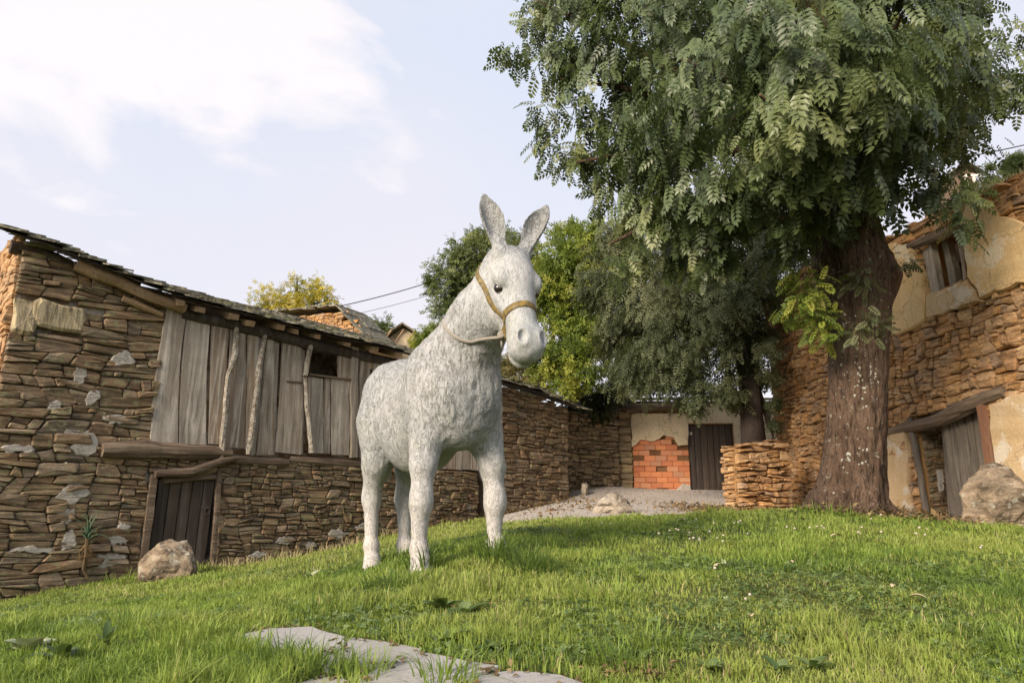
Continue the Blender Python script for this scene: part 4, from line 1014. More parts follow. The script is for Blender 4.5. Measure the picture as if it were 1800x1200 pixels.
# ------------------------------------------------------------------ outbuilding with bare hollow bricks at the end of the lane
_bt = NT('orange_hollow_brick'); _c = _bt.coord((1, 1, 1), 3.0); _b = _bt.ramp(_bt.attr(), [(0, (0.56, 0.22, 0.11)), (.3, (0.62, 0.24, 0.105)), (.6, (0.48, 0.17, 0.085)), (.85, (0.60, 0.30, 0.17)), (1, (0.36, 0.17, 0.11))])
_bn = _bt.noise(_c, 14, 8, .72); M_BRICK = _bt.fin(_bt.mix(_bt.range(_bn, .56, .68, 0, .5), _b, (0.40, 0.28, 0.20)), _bt.bump(_bn, .008, .9), .92)
M_BRICKD = plain('dark_brick', (0.22, 0.10, 0.07), .9, .004, 35, .3)  # darker tone for some of the broken and recessed bricks
M_CREAM = mortar_mat('cream_plaster', (0.56, 0.46, 0.31), (0.64, 0.54, 0.38), 1.6, pale=(0.42, 0.36, 0.25), thr=.60)
M_BIGSTONE = stone_mat('mossy_field_stone', [(0.24, 0.19, 0.12), (0.32, 0.27, 0.19), (0.20, 0.17, 0.11), (0.38, 0.30, 0.17)], lichen=(0.26, 0.25, 0.12))
def build_outbuilding():
    p0, p1 = atY(1110, 856, 20), atY(1300, 862, 20.0); O = Frame((p0.x, p0.y, 0), (p1 - p0).xy.to_3d()); pz = O.px
    rt = empty('brick_outbuilding', O.w(0, 0), O.rz, label='low outbuilding down the lane, bare orange bricks under cream plaster beside a dark door', cat='outbuilding')
    xa, xb, xc, xd = pz(1113, 800)[0], pz(1211, 800)[0], pz(1292, 800)[0], pz(1312, 800)[0]; zb = 1.25; zt = pz(1160, 704)[1]; zl = pz(1160, 727)[1]; dz = pz(1250, 745)[1]
    XR = xd + 1.6
    core = MB(); core.box(xa - .6, xb, .06, .4, zb, zt); core.box(xc, XR, .06, .4, zb, zt); core.box(xb, xc, .06, .4, dz, zt); core.box(xa - .6, xa - .2, .4, 3.6, zb, zt); core.box(XR - .4, XR, .4, 3.6, zb, zt); core.box(xa - .6, XR, 3.6, 4, zb, zt)
    core.build('wall_core', M_OCHRE_MORTAR, rt)
    q = random.Random(4); bw, bh = (xb - xa) / 5, .148; z = pz(1160, 857)[1] - .15; r_ = 0
    while z < pz(1160, 762)[1]:
        x = xa - (bw / 2 if r_ % 2 else 0)
        while x < xb - .02:
            a, b = max(x, xa), min(x + bw, xb)
            if b - a > .05:
                k = q.random(); dep = q.uniform(-.012, .02) if k > .2 else q.uniform(.03, .05); mt = M_BRICK if k > .16 else M_BRICKD
                mb = MB()
                if k < .14:   # broken open: the ribs of the hollow brick show
                    for i in range(4): mb.box(a + .004, b - .004, dep + .0, .07, z + .01 + i * .034, z + .022 + i * .034)
                else: mb.box(a + .005, b - .005, dep, .07, z + .005, z + bh - .005, j=.003)
                mb.build('brick', mt, rt)
            x += bw
        z += bh; r_ += 1
    zz = pz(1160, 770)[1]
    o = [(xa - .02, zl), (xb + .0, zl), (xb, pz(1208, 782)[1]), (pz(1192, 785)[0], pz(1192, 783)[1]), (pz(1184, 770)[0], pz(1184, 768)[1]), (pz(1166, 764)[0], pz(1166, 765)[1]), (pz(1150, 776)[0], pz(1150, 775)[1]), (pz(1124, 778)[0], pz(1124, 774)[1]), (xa - .02, pz(1113, 786)[1])]
    blob_patch(o[::-1], -.03, .03, q, M_CREAM, rt, 'plaster', 34, .02)
    blob_patch([(xc, 1.3), (XR, 1.3), (XR, zt - .05), (xc, zt - .05)], -.01, .03, q, M_CREAM, rt, 'plaster', 20, .01)
    blob_patch([(xb, dz + .02), (xc, dz + .02), (xc, zt - .05), (xb, zt - .05)], -.01, .03, q, M_CREAM, rt, 'plaster', 20, .005)
    blob_patch([(xb - .45, 1.2), (xb - .02, 1.2), (xb - .02, 1.62), (xb - .2, 1.66), (xb - .42, 1.5)], .0, .03, q, M_LIME, rt, 'mortar_patch', 18, .03); blob_patch([(xa + .35, 1.2), (xa + .7, 1.2), (xa + .66, 1.46), (xa + .45, 1.5)], .0, .03, q, M_LIME, rt, 'mortar_patch', 14, .02)
    log(rt, 'lintel', M_WOODH, [(xa - .18, -.06, pz(1100, 718)[1]), (xb + .1, -.06, pz(1215, 712)[1])], .13, flat=.9)
    dr = empty('door', (0, 0, 0)); dr.parent = rt; n = 7
    for i in range(n): plank(dr, 'board', M_DARKW, xb + .02 + (xc - xb - .04) * i / n, xb + .02 + (xc - xb - .04) * (i + 1) / n - .008, xb + .02 + (xc - xb - .04) * i / n, xb + .02 + (xc - xb - .04) * (i + 1) / n - .008, 1.3, dz - .01, y=.10, th=.03, wob=.002, seg=4)
    MB().box(xb + .06, xb + .14, .045, .07, dz - .30, dz - .22).build('number_plate', M_LIME, rt)
    # dressed quoins at the left end
    z = 1.35; i = 0
    while z < zt - .1:
        hh = q.uniform(.17, .26); w = .50 if i % 2 else .36; g = stone_geo([(xa - w - q.uniform(0, .12), z), (xa - .03, z), (xa - .03, z + hh), (xa - w - q.uniform(0, .1), z + hh)], .06, q); MB().add(*g).build('quoin', M_BIGSTONE, rt); z += hh; i += 1
    rb = MB(); rb.add([(xa - .7, -.08, zt), (XR + .3, -.08, zt), (XR + .3, 4.2, zt + .7), (xa - .7, 4.2, zt + .7), (xa - .7, -.08, zt + .06), (XR + .3, -.08, zt + .06), (XR + .3, 4.2, zt + .76), (xa - .7, 4.2, zt + .76)], [(3, 2, 1, 0), (4, 5, 6, 7), (0, 1, 5, 4), (1, 2, 6, 5), (2, 3, 7, 6), (3, 0, 4, 7)]); rb.build('roof', M_SLATE, rt)
build_outbuilding()
def rubble_wall(name, a, b, tops, zb, thick, label, seed, mat, hgt=.13, wid=.27, limit=60, left_end=True, cat='wall', depth=.10):
    Fm = Frame((a.x, a.y, 0), (b - a).xy.to_3d()); L = (b - a).xy.length
    rt = empty(name, Fm.w(0, 0), Fm.rz, label=label, cat=cat)
    T = [Fm.px(*t) for t in tops]
    def top(s):
        if s <= T[0][0]: return T[0][1]
        for p, q_ in zip(T, T[1:]):
            if p[0] <= s <= q_[0]: return p[1] + (q_[1] - p[1]) * (s - p[0]) / (q_[0] - p[0])
        return T[-1][1]
    core = MB()
    for i in range(8): core.box(L * i / 8, L * (i + 1) / 8, .05, thick, zb, top(L * (i + .5) / 8) - .06)
    core.build('wall_core', M_OCHRE_MORTAR if mat is M_HOUSE else M_EARTH, rt)
    mx = max(t[1] for t in T) + .1
    ps = rubble(0, L, zb, mx, hgt, wid, seed); ps = [clip_half(p, 0, 1, top(p[0][0]) + rnd_.uniform(-.04, .05)) for p in ps]; ps = [p for p in ps if len(p) > 2 and parea(p) > .001]
    lay_stones(ps, rt, mat, depth, seed + 1, limit=limit, joint=.008)
    pe = rubble(0, thick, zb, top(0), hgt, wid, seed + 2); lay_stones(pe, rt, mat, depth * .7, seed + 3, limit=14, mp=lambda x, y, z: (y, .05 + x, z))
    q = random.Random(seed)
    for i in range(int(L / .25)):
        x = .12 + i * .25; g = stone_geo([(x - .13, 0), (x + .13, .0), (x + .12, .09), (x - .12, .08)], thick * .5, q); v = [(a_, b_ + thick * .5, c_ + top(x) - .06) for a_, b_, c_ in g[0]]; MB().add(v, g[1]).build('cap_stone', mat, rt)
    return rt
rubble_wall('retaining_wall', atY(978, 850, 18.2), atY(1086, 850, 19.9), ((978, 722), (1030, 728), (1086, 722)), 1.2, .6, 'mossy field stone bank wall between the shed and the brick outbuilding', 61, M_BIGSTONE, .16, .34, 60)
rubble_wall('broken_dry_wall', atY(1296, 850, 13.2), atY(1388, 850, 13.5), ((1281, 806), (1296, 788), (1320, 780), (1384, 770)), .75, .32, 'crumbling stub of dry stone wall below the dark trunk, against the ochre house corner', 71, M_HOUSE, .12, .26, 60, depth=.13)

# ------------------------------------------------------------------ houses beyond the barn roof, hilltop house
def gable_house():
    p = atY(560, 600, 24); q_ = atY(640, 600, 23); Fm = Frame((p.x, p.y, 0), (q_ - p).xy.to_3d()); pz = Fm.px
    rt = empty('stone_gable_house', Fm.w(0, 0), Fm.rz, label='ochre stone gable with a ragged slate roof rising behind the barn roof', cat='house')
    o = [pz(x, y) for x, y in ((488, 562), (548, 552), (600, 549), (626, 574), (640, 592), (642, 620), (642, 760), (486, 760), (486, 600))]
    xs = [a for a, _ in o]; x0, x1 = min(xs), max(xs)
    def top(s):
        for a, b in zip(o[:6], o[1:6]):
            if a[0] <= s <= b[0]: return a[1] + (b[1] - a[1]) * (s - a[0]) / (b[0] - a[0])
        return o[4][1]
    core = MB()
    for i in range(10): core.box(x0 + (x1 - x0) * i / 10, x0 + (x1 - x0) * (i + 1) / 10, .05, 1.5, 1.5, top(x0 + (x1 - x0) * (i + .5) / 10) - .12)
    core.build('wall_core', M_OCHRE_MORTAR, rt)
    ps = rubble(x0, x1, 4.2, o[2][1] + .2, .14, .34, 81); ps = [clip_half(p_, 0, 1, top(p_[0][0]) - .02) for p_ in ps]; lay_stones([p_ for p_ in ps if len(p_) > 2 and parea(p_) > .001], rt, M_HOUSE, .06, 82, limit=80)
    q = random.Random(3); R_ = [pz(x, y) for x, y in ((478, 556), (500, 551), (545, 546), (598, 541), (612, 554), (630, 573), (650, 594))]
    for a, b in zip(R_, R_[1:]):
        L = math.dist(a, b); n = max(1, int(L / .35))
        for i in range(n):
            for k in range(2):
                t0, t1 = i / n - .06, (i + 1) / n + .06; z = lambda t: a[1] + (b[1] - a[1]) * t; x = lambda t: a[0] + (b[0] - a[0]) * t
                y0 = -.3 + k * .75; th = q.uniform(.03, .06); j = q.uniform(-.02, .04)
                v = [(x(t0), y0, z(t0) + j), (x(t1), y0 + q.uniform(-.1, .1), z(t1) + j), (x(t1), y0 + .9, z(t1) + j), (x(t0), y0 + .9, z(t0) + j)]; v += [(p_[0], p_[1], p_[2] + th) for p_ in v]
                MB().add(v, [(3, 2, 1, 0), (4, 5, 6, 7), (0, 1, 5, 4), (1, 2, 6, 5), (2, 3, 7, 6), (3, 0, 4, 7)]).build('slate', M_SLATE, rt)
gable_house()
def far_hut(name, label, px0, px1, ytop, ybase, Y, wall, roofm, frame=None):
    a, b = atY(px0, ybase, Y), atY(px1, ybase, Y); w = b.x - a.x; zt = atY((px0 + px1) / 2, ytop, Y).z; ze = a.z; g = ze - 3.2
    rt = empty(name, (a.x, Y, 0), 0, label=label, cat='house')
    mb = MB(); mb.box(.15, w - .15, .1, 3, g, ze); mb.add([(.15, .1, ze), (w - .15, .1, ze), (w * .5, .1, zt - .05), (.15, 3, ze), (w - .15, 3, ze), (w * .5, 3, zt - .05)], [(0, 1, 2), (5, 4, 3), (0, 2, 5, 3), (1, 4, 5, 2)]); mb.build('wall', wall, rt)
    for s in (0, 1):
        xe = -.05 if s == 0 else w + .05; th = .07
        v = [(xe, -.25, ze - .03), (w / 2, -.25, zt), (w / 2, 3.2, zt), (xe, 3.2, ze - .03)]; v += [(x, y, z + th) for x, y, z in v]
        MB().add(v, [(3, 2, 1, 0), (4, 5, 6, 7), (0, 1, 5, 4), (1, 2, 6, 5), (2, 3, 7, 6), (3, 0, 4, 7)]).build('roof', roofm, rt)
    return rt, w, ze, zt
rt_, w_, ze_, zt_ = far_hut('timber_roofed_hut', 'small far hut with a broken timber roof frame between the barn roof and the donkey', 655, 760, 572, 606, 26, M_CREAM, M_SLATE)
for i in range(4):
    x = w_ * (.2 + .2 * i); MB().tube([(x, -.3, ze_ + .02), (x + .3, -.32, zt_ - .25)], .04, 6).build('roof_batten', M_ENDS, rt_)
M_WHITE = plain('white_painted_timber', (0.72, 0.68, 0.62), .7)
rt_, w_, ze_, zt_ = far_hut('hilltop_house', 'small far house with a white balcony frame above the ruined stone house', 1672, 1722, 288, 304, 34, plain('brown_render', (0.16, 0.11, 0.08), .9), plain('dark_tiles', (0.10, 0.07, 0.06), .9, .01, 8))
mb = MB(); mb.box(w_ * .35, w_ - .1, -.20, -.12, ze_ - .28, ze_ - .16)
for i in range(3): x = w_ * (.37 + .28 * i); mb.box(x, x + .12, -.20, -.12, ze_ - 1.1, ze_ - .283)
mb.build('balcony_frame', M_WHITE, rt_)

# hillside carrying the shrubs above the ruin
def hill():
    xs = np.arange(9.0, 60, 1.5); ys = np.arange(2, 60, 1.5); X, Y = np.meshgrid(xs, ys)
    base = np.clip((X - 10) / 4, 0, 1); Z = 1.0 + base * (3.6 + .10 * (X - 12) + .06 * (Y - 10)) + .5 * vnoise(np.c_[X.ravel() * .4, Y.ravel() * .4, X.ravel() * 0], 4).reshape(X.shape)
    V = np.c_[X.ravel(), Y.ravel(), Z.ravel()]; nx, ny = len(xs), len(ys); i = np.arange((ny - 1) * nx).reshape(ny - 1, nx)[:, :-1].ravel()
    np_mesh('hillside', V, np.c_[i, i + 1, i + nx + 1, i + nx].ravel(), np.full(len(i), 4), mortar_mat('dry_hillside', (0.09, 0.10, 0.035), (0.16, 0.13, 0.06)), smooth=True, kind='structure')
hill()

# ------------------------------------------------------------------ lamp post and overhead wires
def wires():
    lp = atY(926, 428, 27); g = 2.0
    M_ZN = plain('galvanised_steel', (0.30, 0.31, 0.31), .5, .001, 20, .2)
    rt = empty('street_lamp', (lp.x, lp.y, 0), 0, label='distant grey street lamp peeping out between the ears of the donkey', cat='street lamp')
    MB().tube([(0, 0, g - 1), (0, 0, lp.z)], [.08, .05], 8).build('pole', M_ZN, rt)
    e = atY(909, 412, 27) - Vector((lp.x, lp.y, 0)); MB().tube([(0, 0, lp.z - .1), (-.15, 0, lp.z + .1), (e.x, 0, e.z)], .03, 6).build('arm', M_ZN, rt)
    mb = MB(); mb.tube([(e.x + .02, 0, e.z - .02), (e.x - .12, 0, e.z + .06), (e.x - .22, 0, e.z + .10)], [.04, .10, .04], 8, flat=.5); mb.build('lamp_head', M_ZN, rt)
    M_W = plain('black_cable', (0.05, 0.05, 0.05), .6)
    def cable(a, b, sag, r, label, name='overhead_cable'):
        pts = [a.lerp(b, t) - Vector((0, 0, sag * 4 * t * (1 - t))) for t in np.linspace(0, 1, 19)]
        MB().tube(pts, r, 5).build(name, M_W, label=label, cat='cable')
    cable(atY(560, 546, 24), Vector((lp.x, lp.y, lp.z - .1)), .25, .018, 'thicker upper overhead cable from the stone gable towards the tree')
    cable(atY(606, 556, 24), Vector((lp.x, lp.y, lp.z - .7)), .2, .009, 'thin lower overhead wire between the stone gable and the tree')
    cable(Vector((lp.x, lp.y, lp.z - .1)), atY(1120, 398, 30), .2, .018, 'short overhead cable passing behind the right ear')
    cable(atY(1680, 279, 32), atY(2100, 168, 26), .25, .03, 'overhead cable crossing the sky at the right edge')
wires()
# ------------------------------------------------------------------ foliage
def leaflet(bx, by, ang, L, W, fold=.18, droop=0.12):
    """one leaflet at (bx,by) pointing at angle ang in the leaf plane: 5 verts, 4 tris"""
    dx, dy = math.sin(ang), math.cos(ang); nx, ny = dy, -dx
    m = .45
    return [(bx, by, 0), (bx + dx * L * m + nx * W / 2, by + dy * L * m + ny * W / 2, fold * W), (bx + dx * L, by + dy * L, -droop * L), (bx + dx * L * m - nx * W / 2, by + dy * L * m - ny * W / 2, fold * W), (bx + dx * L * m, by + dy * L * m, 0)], [(0, 1, 4), (1, 2, 4), (2, 3, 4), (3, 0, 4)]
def compound(pairs=5, L=.27, W=.13, stalk=True):
    v, f = [], []
    def add(a):
        o = len(v); v.extend(a[0]); f.extend([tuple(o + i for i in t) for t in a[1]])
    for i in range(pairs):
        y = .16 + .68 * i / (pairs - 1 if pairs > 1 else 1); k = (.78 + .3 * math.sin(math.pi * (i + .7) / pairs))
        for s in (-1, 1): add(leaflet(.0, y - .02, s * R(58 - 4 * i), L * k, W * k))
    add(leaflet(0, .84, 0, L, W * 1.1))
    if stalk:
        o = len(v); v += [(-.006, 0, 0), (.006, 0, 0), (.004, .9, 0), (-.004, .9, 0)]; f.append((o, o + 1, o + 2, o + 3))
    # hang the tip a little
    v = [(x, y * (1 - .06 * y), z - .16 * y * y) for x, y, z in v]
    return v, f
def sprig(n=5, L=.5, W=.22):
    v, f = [], []
    for i in range(n):
        a = leaflet(0, .1 + .8 * i / n, (-1) ** i * R(50) * (1 if i < n - 1 else 0), L, W); o = len(v); v += a[0]; f += [tuple(o + j for j in t) for t in a[1]]
    return v, f
COMP = compound(5, .27, .14); COMP4 = compound(4, .33, .12, False); COMPS = compound(4, .30, .11, False); SPR = sprig(5)
def rand_dirs(n): return norm(rng.normal(size=(n, 3)))
def frames(T, Nrm):
    Y = norm(T); Z = Nrm - (Nrm * Y).sum(1, keepdims=True) * Y; Z = norm(Z); X = np.cross(Y, Z); return X, Y, Z
def crown_points(blobs, n, shell=(.62, 1.05), squash=1.0, clump=.22, ncl=26):
    """points on clumps spread over the blobs; returns positions, outward directions"""
    vol = np.array([b[3] ** 2 for b in blobs], float); cnt = rng.multinomial(n, vol / vol.sum()); P = []; D = []
    for b, m in zip(blobs, cnt):
        if m == 0: continue
        c = np.array(b[:3]); r = b[3]; k = max(4, int(ncl * (r ** 2) / max(.2, np.mean(vol)))); cd = rand_dirs(k); cp = cd * rng.uniform(shell[0], shell[1], (k, 1)) * r * (1, 1, squash)
        w = rng.integers(0, k, m); off = rng.normal(size=(m, 3)) * clump * r
        P.append(c + cp[w] + off); D.append(norm(cp[w] / r + off / r * .8 + 1e-6))
    return np.concatenate(P), np.concatenate(D)
def hang(P, D, droop=.9, out=.5, jit=.35):
    n = len(P); T = D * (1, 1, .3) * out + np.array((0, 0, -droop)) + rng.normal(size=(n, 3)) * jit
    Nn = D * (1, 1, .4) + np.array((0, 0, .45)) + rng.normal(size=(n, 3)) * .35
    return frames(T, Nn)
def foliage(name, tmpl, P, D, size, mat, root, droop=.9, out=.5, jit=.35, shade=None, **k):
    X, Y, Z = hang(P, D, droop, out, jit); s = size * rng.uniform(.65, 1.25, len(P))
    V, F, cn = instance(tmpl[0], tmpl[1], P, X, Y, Z, s)
    r = (rng.random(len(P)) if shade is None else shade)
    nv = len(tmpl[0]); rr = np.clip(np.repeat(r, nv) + rng.uniform(-.06, .06, len(V)), 0, 1)
    if root is not None: V = V - np.array(root.location)
    return np_mesh(name, V, F, cn, mat, root, attrs={'rnd': rr}, kind='stuff', **k)
def blob_px(L, k=1.0):
    out = []
    for (px, py, Y, r) in L:
        p = atY(px, py, Y); out.append((p.x, p.y, p.z, r * Y / 1250 * k))
    return out
ML_BIG = leaf_mat('ash_leaf', [(0.053, 0.078, 0.031), (0.079, 0.112, 0.045), (0.105, 0.143, 0.054), (0.144, 0.178, 0.070), (0.211, 0.232, 0.084)], .22, .42, .5)
ML_GREY = leaf_mat('grey_green_leaf', [(0.048, 0.061, 0.028), (0.075, 0.091, 0.043), (0.107, 0.124, 0.062), (0.144, 0.154, 0.077)], .22, .55, .25)
ML_LIME = leaf_mat('bright_green_leaf', [(0.091, 0.133, 0.025), (0.151, 0.210, 0.035), (0.242, 0.294, 0.049), (0.363, 0.378, 0.070)], .4, .5, .3)
ML_MID = leaf_mat('mid_green_leaf', [(0.068, 0.098, 0.035), (0.113, 0.147, 0.050), (0.166, 0.203, 0.070), (0.227, 0.252, 0.098)], .35, .5, .3)
ML_YEL = leaf_mat('sunlit_yellow_leaf', [(0.24, 0.24, 0.04), (0.44, 0.38, 0.05), (0.62, 0.50, 0.06), (0.72, 0.58, 0.10)], .5, .5, .3)
ML_DRY = leaf_mat('dry_leaf', [(0.16, 0.10, 0.05), (0.24, 0.16, 0.08), (0.34, 0.25, 0.13), (0.12, 0.08, 0.04)], .15, .8, .2)
ML_DARK = leaf_mat('dark_ivy_leaf', [(0.02, 0.028, 0.012), (0.035, 0.045, 0.018), (0.06, 0.05, 0.025)], .15, .5, .3)
M_BARK = bark_mat('furrowed_ash_bark', [(0.085, 0.052, 0.034), (0.155, 0.102, 0.070)], groove=(0.016, 0.010, 0.007), lich=(0.34, 0.33, 0.26), amt=.60, sc=(30, 30, 6), dist=.04)
M_BARKD = bark_mat('dark_bark', [(0.045, 0.035, 0.03), (0.075, 0.058, 0.05)], sc=(20, 20, 5), amt=.75)

def big_tree():
    Y0 = 8.5; b = atY(1482, 903, Y0); gz0 = g1(b.x, b.y); base = Vector((b.x, b.y, gz0))
    rt = empty('ash_tree', base, 0, label='big broad-crowned tree with furrowed trunk and hanging leaflets, right of the donkey', cat='tree')
    prof = [(925, 1480, 92), (905, 1481, 76), (885, 1486, 61), (850, 1493, 52), (800, 1500, 47), (740, 1505, 45), (680, 1507, 45), (620, 1508, 47), (560, 1508, 52), (520, 1507, 56), (480, 1503, 66), (440, 1490, 63), (400, 1482, 60), (340, 1474, 52), (260, 1462, 46), (160, 1448, 40), (60, 1440, 34), (-60, 1436, 26), (-160, 1430, 16)]
    rows = []
    for py, px, r in prof:
        p = atY(px, py, Y0); rows.append((p.z, p.x, r * Y0 / 1250))
    zs = np.array([r[0] for r in rows]); xs = np.array([r[1] for r in rows]); rs = np.array([r[2] for r in rows])
    Z = np.arange(gz0 - .25, zs.max(), .035); n = 96; th = np.linspace(0, 2 * np.pi, n, endpoint=False)
    cx = np.interp(Z, zs, xs); rr = np.interp(Z, zs, rs)
    TH, ZZ = np.meshgrid(th, Z); RR = np.repeat(rr[:, None], n, 1); CX = np.repeat(cx[:, None], n, 1)
    hgt = ZZ - gz0
    lob = .17 * np.exp(-hgt / .35) * np.cos(TH * 5 + .6) + .05 * np.exp(-hgt / 1.2) * np.cos(TH * 3 + 2) + .03 * np.cos(TH * 2 + ZZ)
    q = np.c_[(np.cos(TH) * 11).ravel(), (np.sin(TH) * 11).ravel(), (ZZ * 3.2).ravel()]; q2 = q * 2.1 + 7
    ridge = np.abs(vnoise(q + 1.4 * vnoise(q * .35, 3)[:, None], 1) - .5) * 2; ridge2 = np.abs(vnoise(q2, 2) - .5) * 2
    d = (.5 - ridge) * .15 + (.5 - ridge2) * .07
    # swelling of the sawn side limb on the right and a rounded boss
    bump_ = .15 * np.exp(-((TH - .15 + np.pi) % (2 * np.pi) - np.pi) ** 2 / .22) * np.exp(-((ZZ - atY(1560, 490, Y0).z) / .30) ** 2)
    rad = RR * (1 + lob + d.reshape(RR.shape)) + bump_
    V = np.c_[(CX + rad * np.cos(TH)).ravel(), (Y0 + rad * np.sin(TH)).ravel(), ZZ.ravel()] - np.array(base)
    i = np.arange((len(Z) - 1) * n).reshape(len(Z) - 1, n); j = np.roll(i, -1, axis=1)
    F = np.stack([i, j, j + n, i + n], -1).reshape(-1, 4)
    np_mesh('trunk', V, F.ravel(), np.full(len(F), 4), M_BARK, rt, smooth=True)
    blobs = blob_px([(1030, 40, 9.2, 95), (985, 110, 9.2, 48), (1075, 150, 8.8, 100), (1040, 235, 9.0, 42), (1100, 270, 8.8, 70), (1110, 350, 9, 55), (1170, 40, 8.2, 140), (1180, 210, 8, 115), (1150, 390, 8.8, 55), (1240, 330, 7.8, 90), (1260, 130, 7, 150), (1370, 40, 6.8, 160),
                      (1370, 200, 6.6, 120), (1340, 320, 7.4, 90), (1290, 410, 8.2, 55), (1450, 120, 6.4, 150), (1470, 240, 6.8, 115), (1420, 335, 7.6, 60), (1560, 80, 7.0, 140), (1560, 210, 7.2, 105), (1600, 275, 7.6, 68), (1640, 320, 7.8, 36), (1640, 130, 7.8, 115), (1690, 40, 8.2, 85), (1490, 350, 7.7, 46), (1560, 345, 7.7, 42), (1400, 390, 8.0, 50), (1200, 430, 8.8, 45), (1745, 140, 8.4, 36), (1665, 225, 8.2, 42),
                      (1450, -140, 8.5, 300), (1200, -120, 8.6, 230), (1620, -120, 8.6, 180), (1000, -60, 9.4, 90), (1450, -380, 8.8, 280), (1450, 120, 10.5, 200), (1250, 150, 10.5, 160), (1620, 150, 10.2, 140)])
    # limbs from the fork into the clumps
    fork = Vector((float(np.interp(3.6, zs, xs)), Y0, 3.6))
    for bb in blobs[:30:2]:
        c = Vector(bb[:3]); z0 = rnd_.uniform(3.9, 5.2); s = Vector((float(np.interp(z0, zs, xs)), Y0, z0)); m = s.lerp(c, .5) + Vector((0, 0, .35))
        MB().tube([s - base, s.lerp(m, .5) + Vector((rnd_.uniform(-.1, .1), 0, .1)) - base, m - base, c - base, c + (c - m) * .5 + Vector((0, 0, -.1)) - base], [.13, .10, .07, .04, .015], 8, jr=.08).build('limb', M_BARK, rt, smooth=True)
    P, D = crown_points(blobs, 15500, shell=(.45, 1.0), squash=.95, clump=.17, ncl=30)
    # hanging skirt along the lower rim
    keep = (P[:, 2] > 2.9) & ~((P[:, 0] / P[:, 1] > .50) & ((P[:, 2] - EYE) / P[:, 1] < .385)); P, D = P[keep], D[keep]
    o = np.argsort(P[:, 1]); tone = np.clip(vnoise(P * 1.3, 12) * .8 + rng.random(len(P)) * .35 - .1, 0, 1)
    # nearest sprays that face the picture are parts, each its own leaf
    sc = np.array([(900 + 1250 * p[0] / p[1]) for p in P]); el = (P[:, 2] - EYE) / P[:, 1]
    vis = (P[:, 1] < 7.1) & (el < .70) & (sc > 1080) & (sc < 1800) & (D[:, 1] < -.1)
    idx = np.where(vis)[0]; idx = idx[np.argsort(P[idx, 1] + rng.random(len(idx)) * .8)][:295]
    rest = np.ones(len(P), bool); rest[idx] = False
    foliage('crown', COMP, P[rest], D[rest], .33, ML_BIG, rt, .95, .5, .33, tone[rest])
    me_l = []
    for vI in range(10):
        me = bpy.data.meshes.new('leaf'); sv = [(x * (1 + .1 * math.sin(vI)), y, z - .05 * vI * .1 * y) for x, y, z in COMP[0]]
        me.from_pydata(sv, [], COMP[1]); set_attr(me, 'rnd', [min(1, .25 + .07 * vI + rnd_.uniform(-.05, .05)) for _ in sv]); me.materials.append(ML_BIG); me_l.append(me)
    X, Yv, Zv = hang(P[idx], D[idx], .95, .45, .25)
    for k, ii in enumerate(idx):
        o_ = bpy.data.objects.new('leaf', me_l[int(tone[ii] * 9.99)]); C.objects.link(o_); o_.parent = rt; s = .34 * rnd_.uniform(.75, 1.35)
        M = Matrix.Identity(4)
        for a, v in enumerate((X[k], Yv[k], Zv[k])):
            for b_ in range(3): M[b_][a] = v[b_] * s
        M.translation = Vector(P[ii]) - base; o_.matrix_local = M
    # lean outer twigs that break the outline
    tips = [(925, 60, 9.4), (915, 100, 9.4), (960, 200, 9.3), (972, 255, 9.3), (1035, 285, 9.2), (1060, 320, 9.2), (945, 20, 9.4), (1010, 285, 9.2), (1700, 375, 7.9), (1680, 340, 7.9), (1715, 255, 8.2), (1790, 150, 8.4), (1780, 60, 8.4), (1765, 175, 8.4), (1700, 210, 8.2), (1100, 440, 8.9), (1240, 450, 8.6), (1380, 440, 8.2)]
    Pt, Dt = crown_points(blob_px([(a, b_, c, 26) for a, b_, c in tips]), 700, (.2, 1.3), 1.0, .5, 8)
    foliage('outer_sprays', COMP, Pt, Dt, .27, ML_BIG, rt, .6, .7, .4)
    # shoots and climbing sprigs on the trunk
    sh = blob_px([(1430, 500, 8.0, 28), (1410, 530, 8.0, 26), (1440, 560, 8.0, 30), (1400, 480, 8.0, 18), (1455, 590, 8.0, 20), (1380, 540, 8.0, 16)])
    Ps, Ds = crown_points(sh, 190, (.2, 1.1), 1, .4, 8); foliage('trunk_shoots', COMP, Ps, Ds, .20, ML_LIME, rt, .35, .9, .45)
    sh = blob_px([(1520, 480, 7.86, 22), (1515, 500, 7.86, 18), (1530, 560, 7.86, 22), (1545, 575, 7.86, 16), (1500, 590, 7.86, 16), (1590, 460, 8.1, 14), (1565, 455, 8.1, 14)])
    Ps, Ds = crown_points(sh, 130, (.2, 1.0), 1, .4, 8); foliage('trunk_sprigs', COMP, Ps, Ds, .15, ML_GREY, rt, .5, .8, .4)
    # lichen rosettes: thin crusty plates laid on the bark
    lm = plain('pale_lichen', (0.44, 0.44, 0.38), .95, .006, 60, .35); q = random.Random(6); mb = MB()
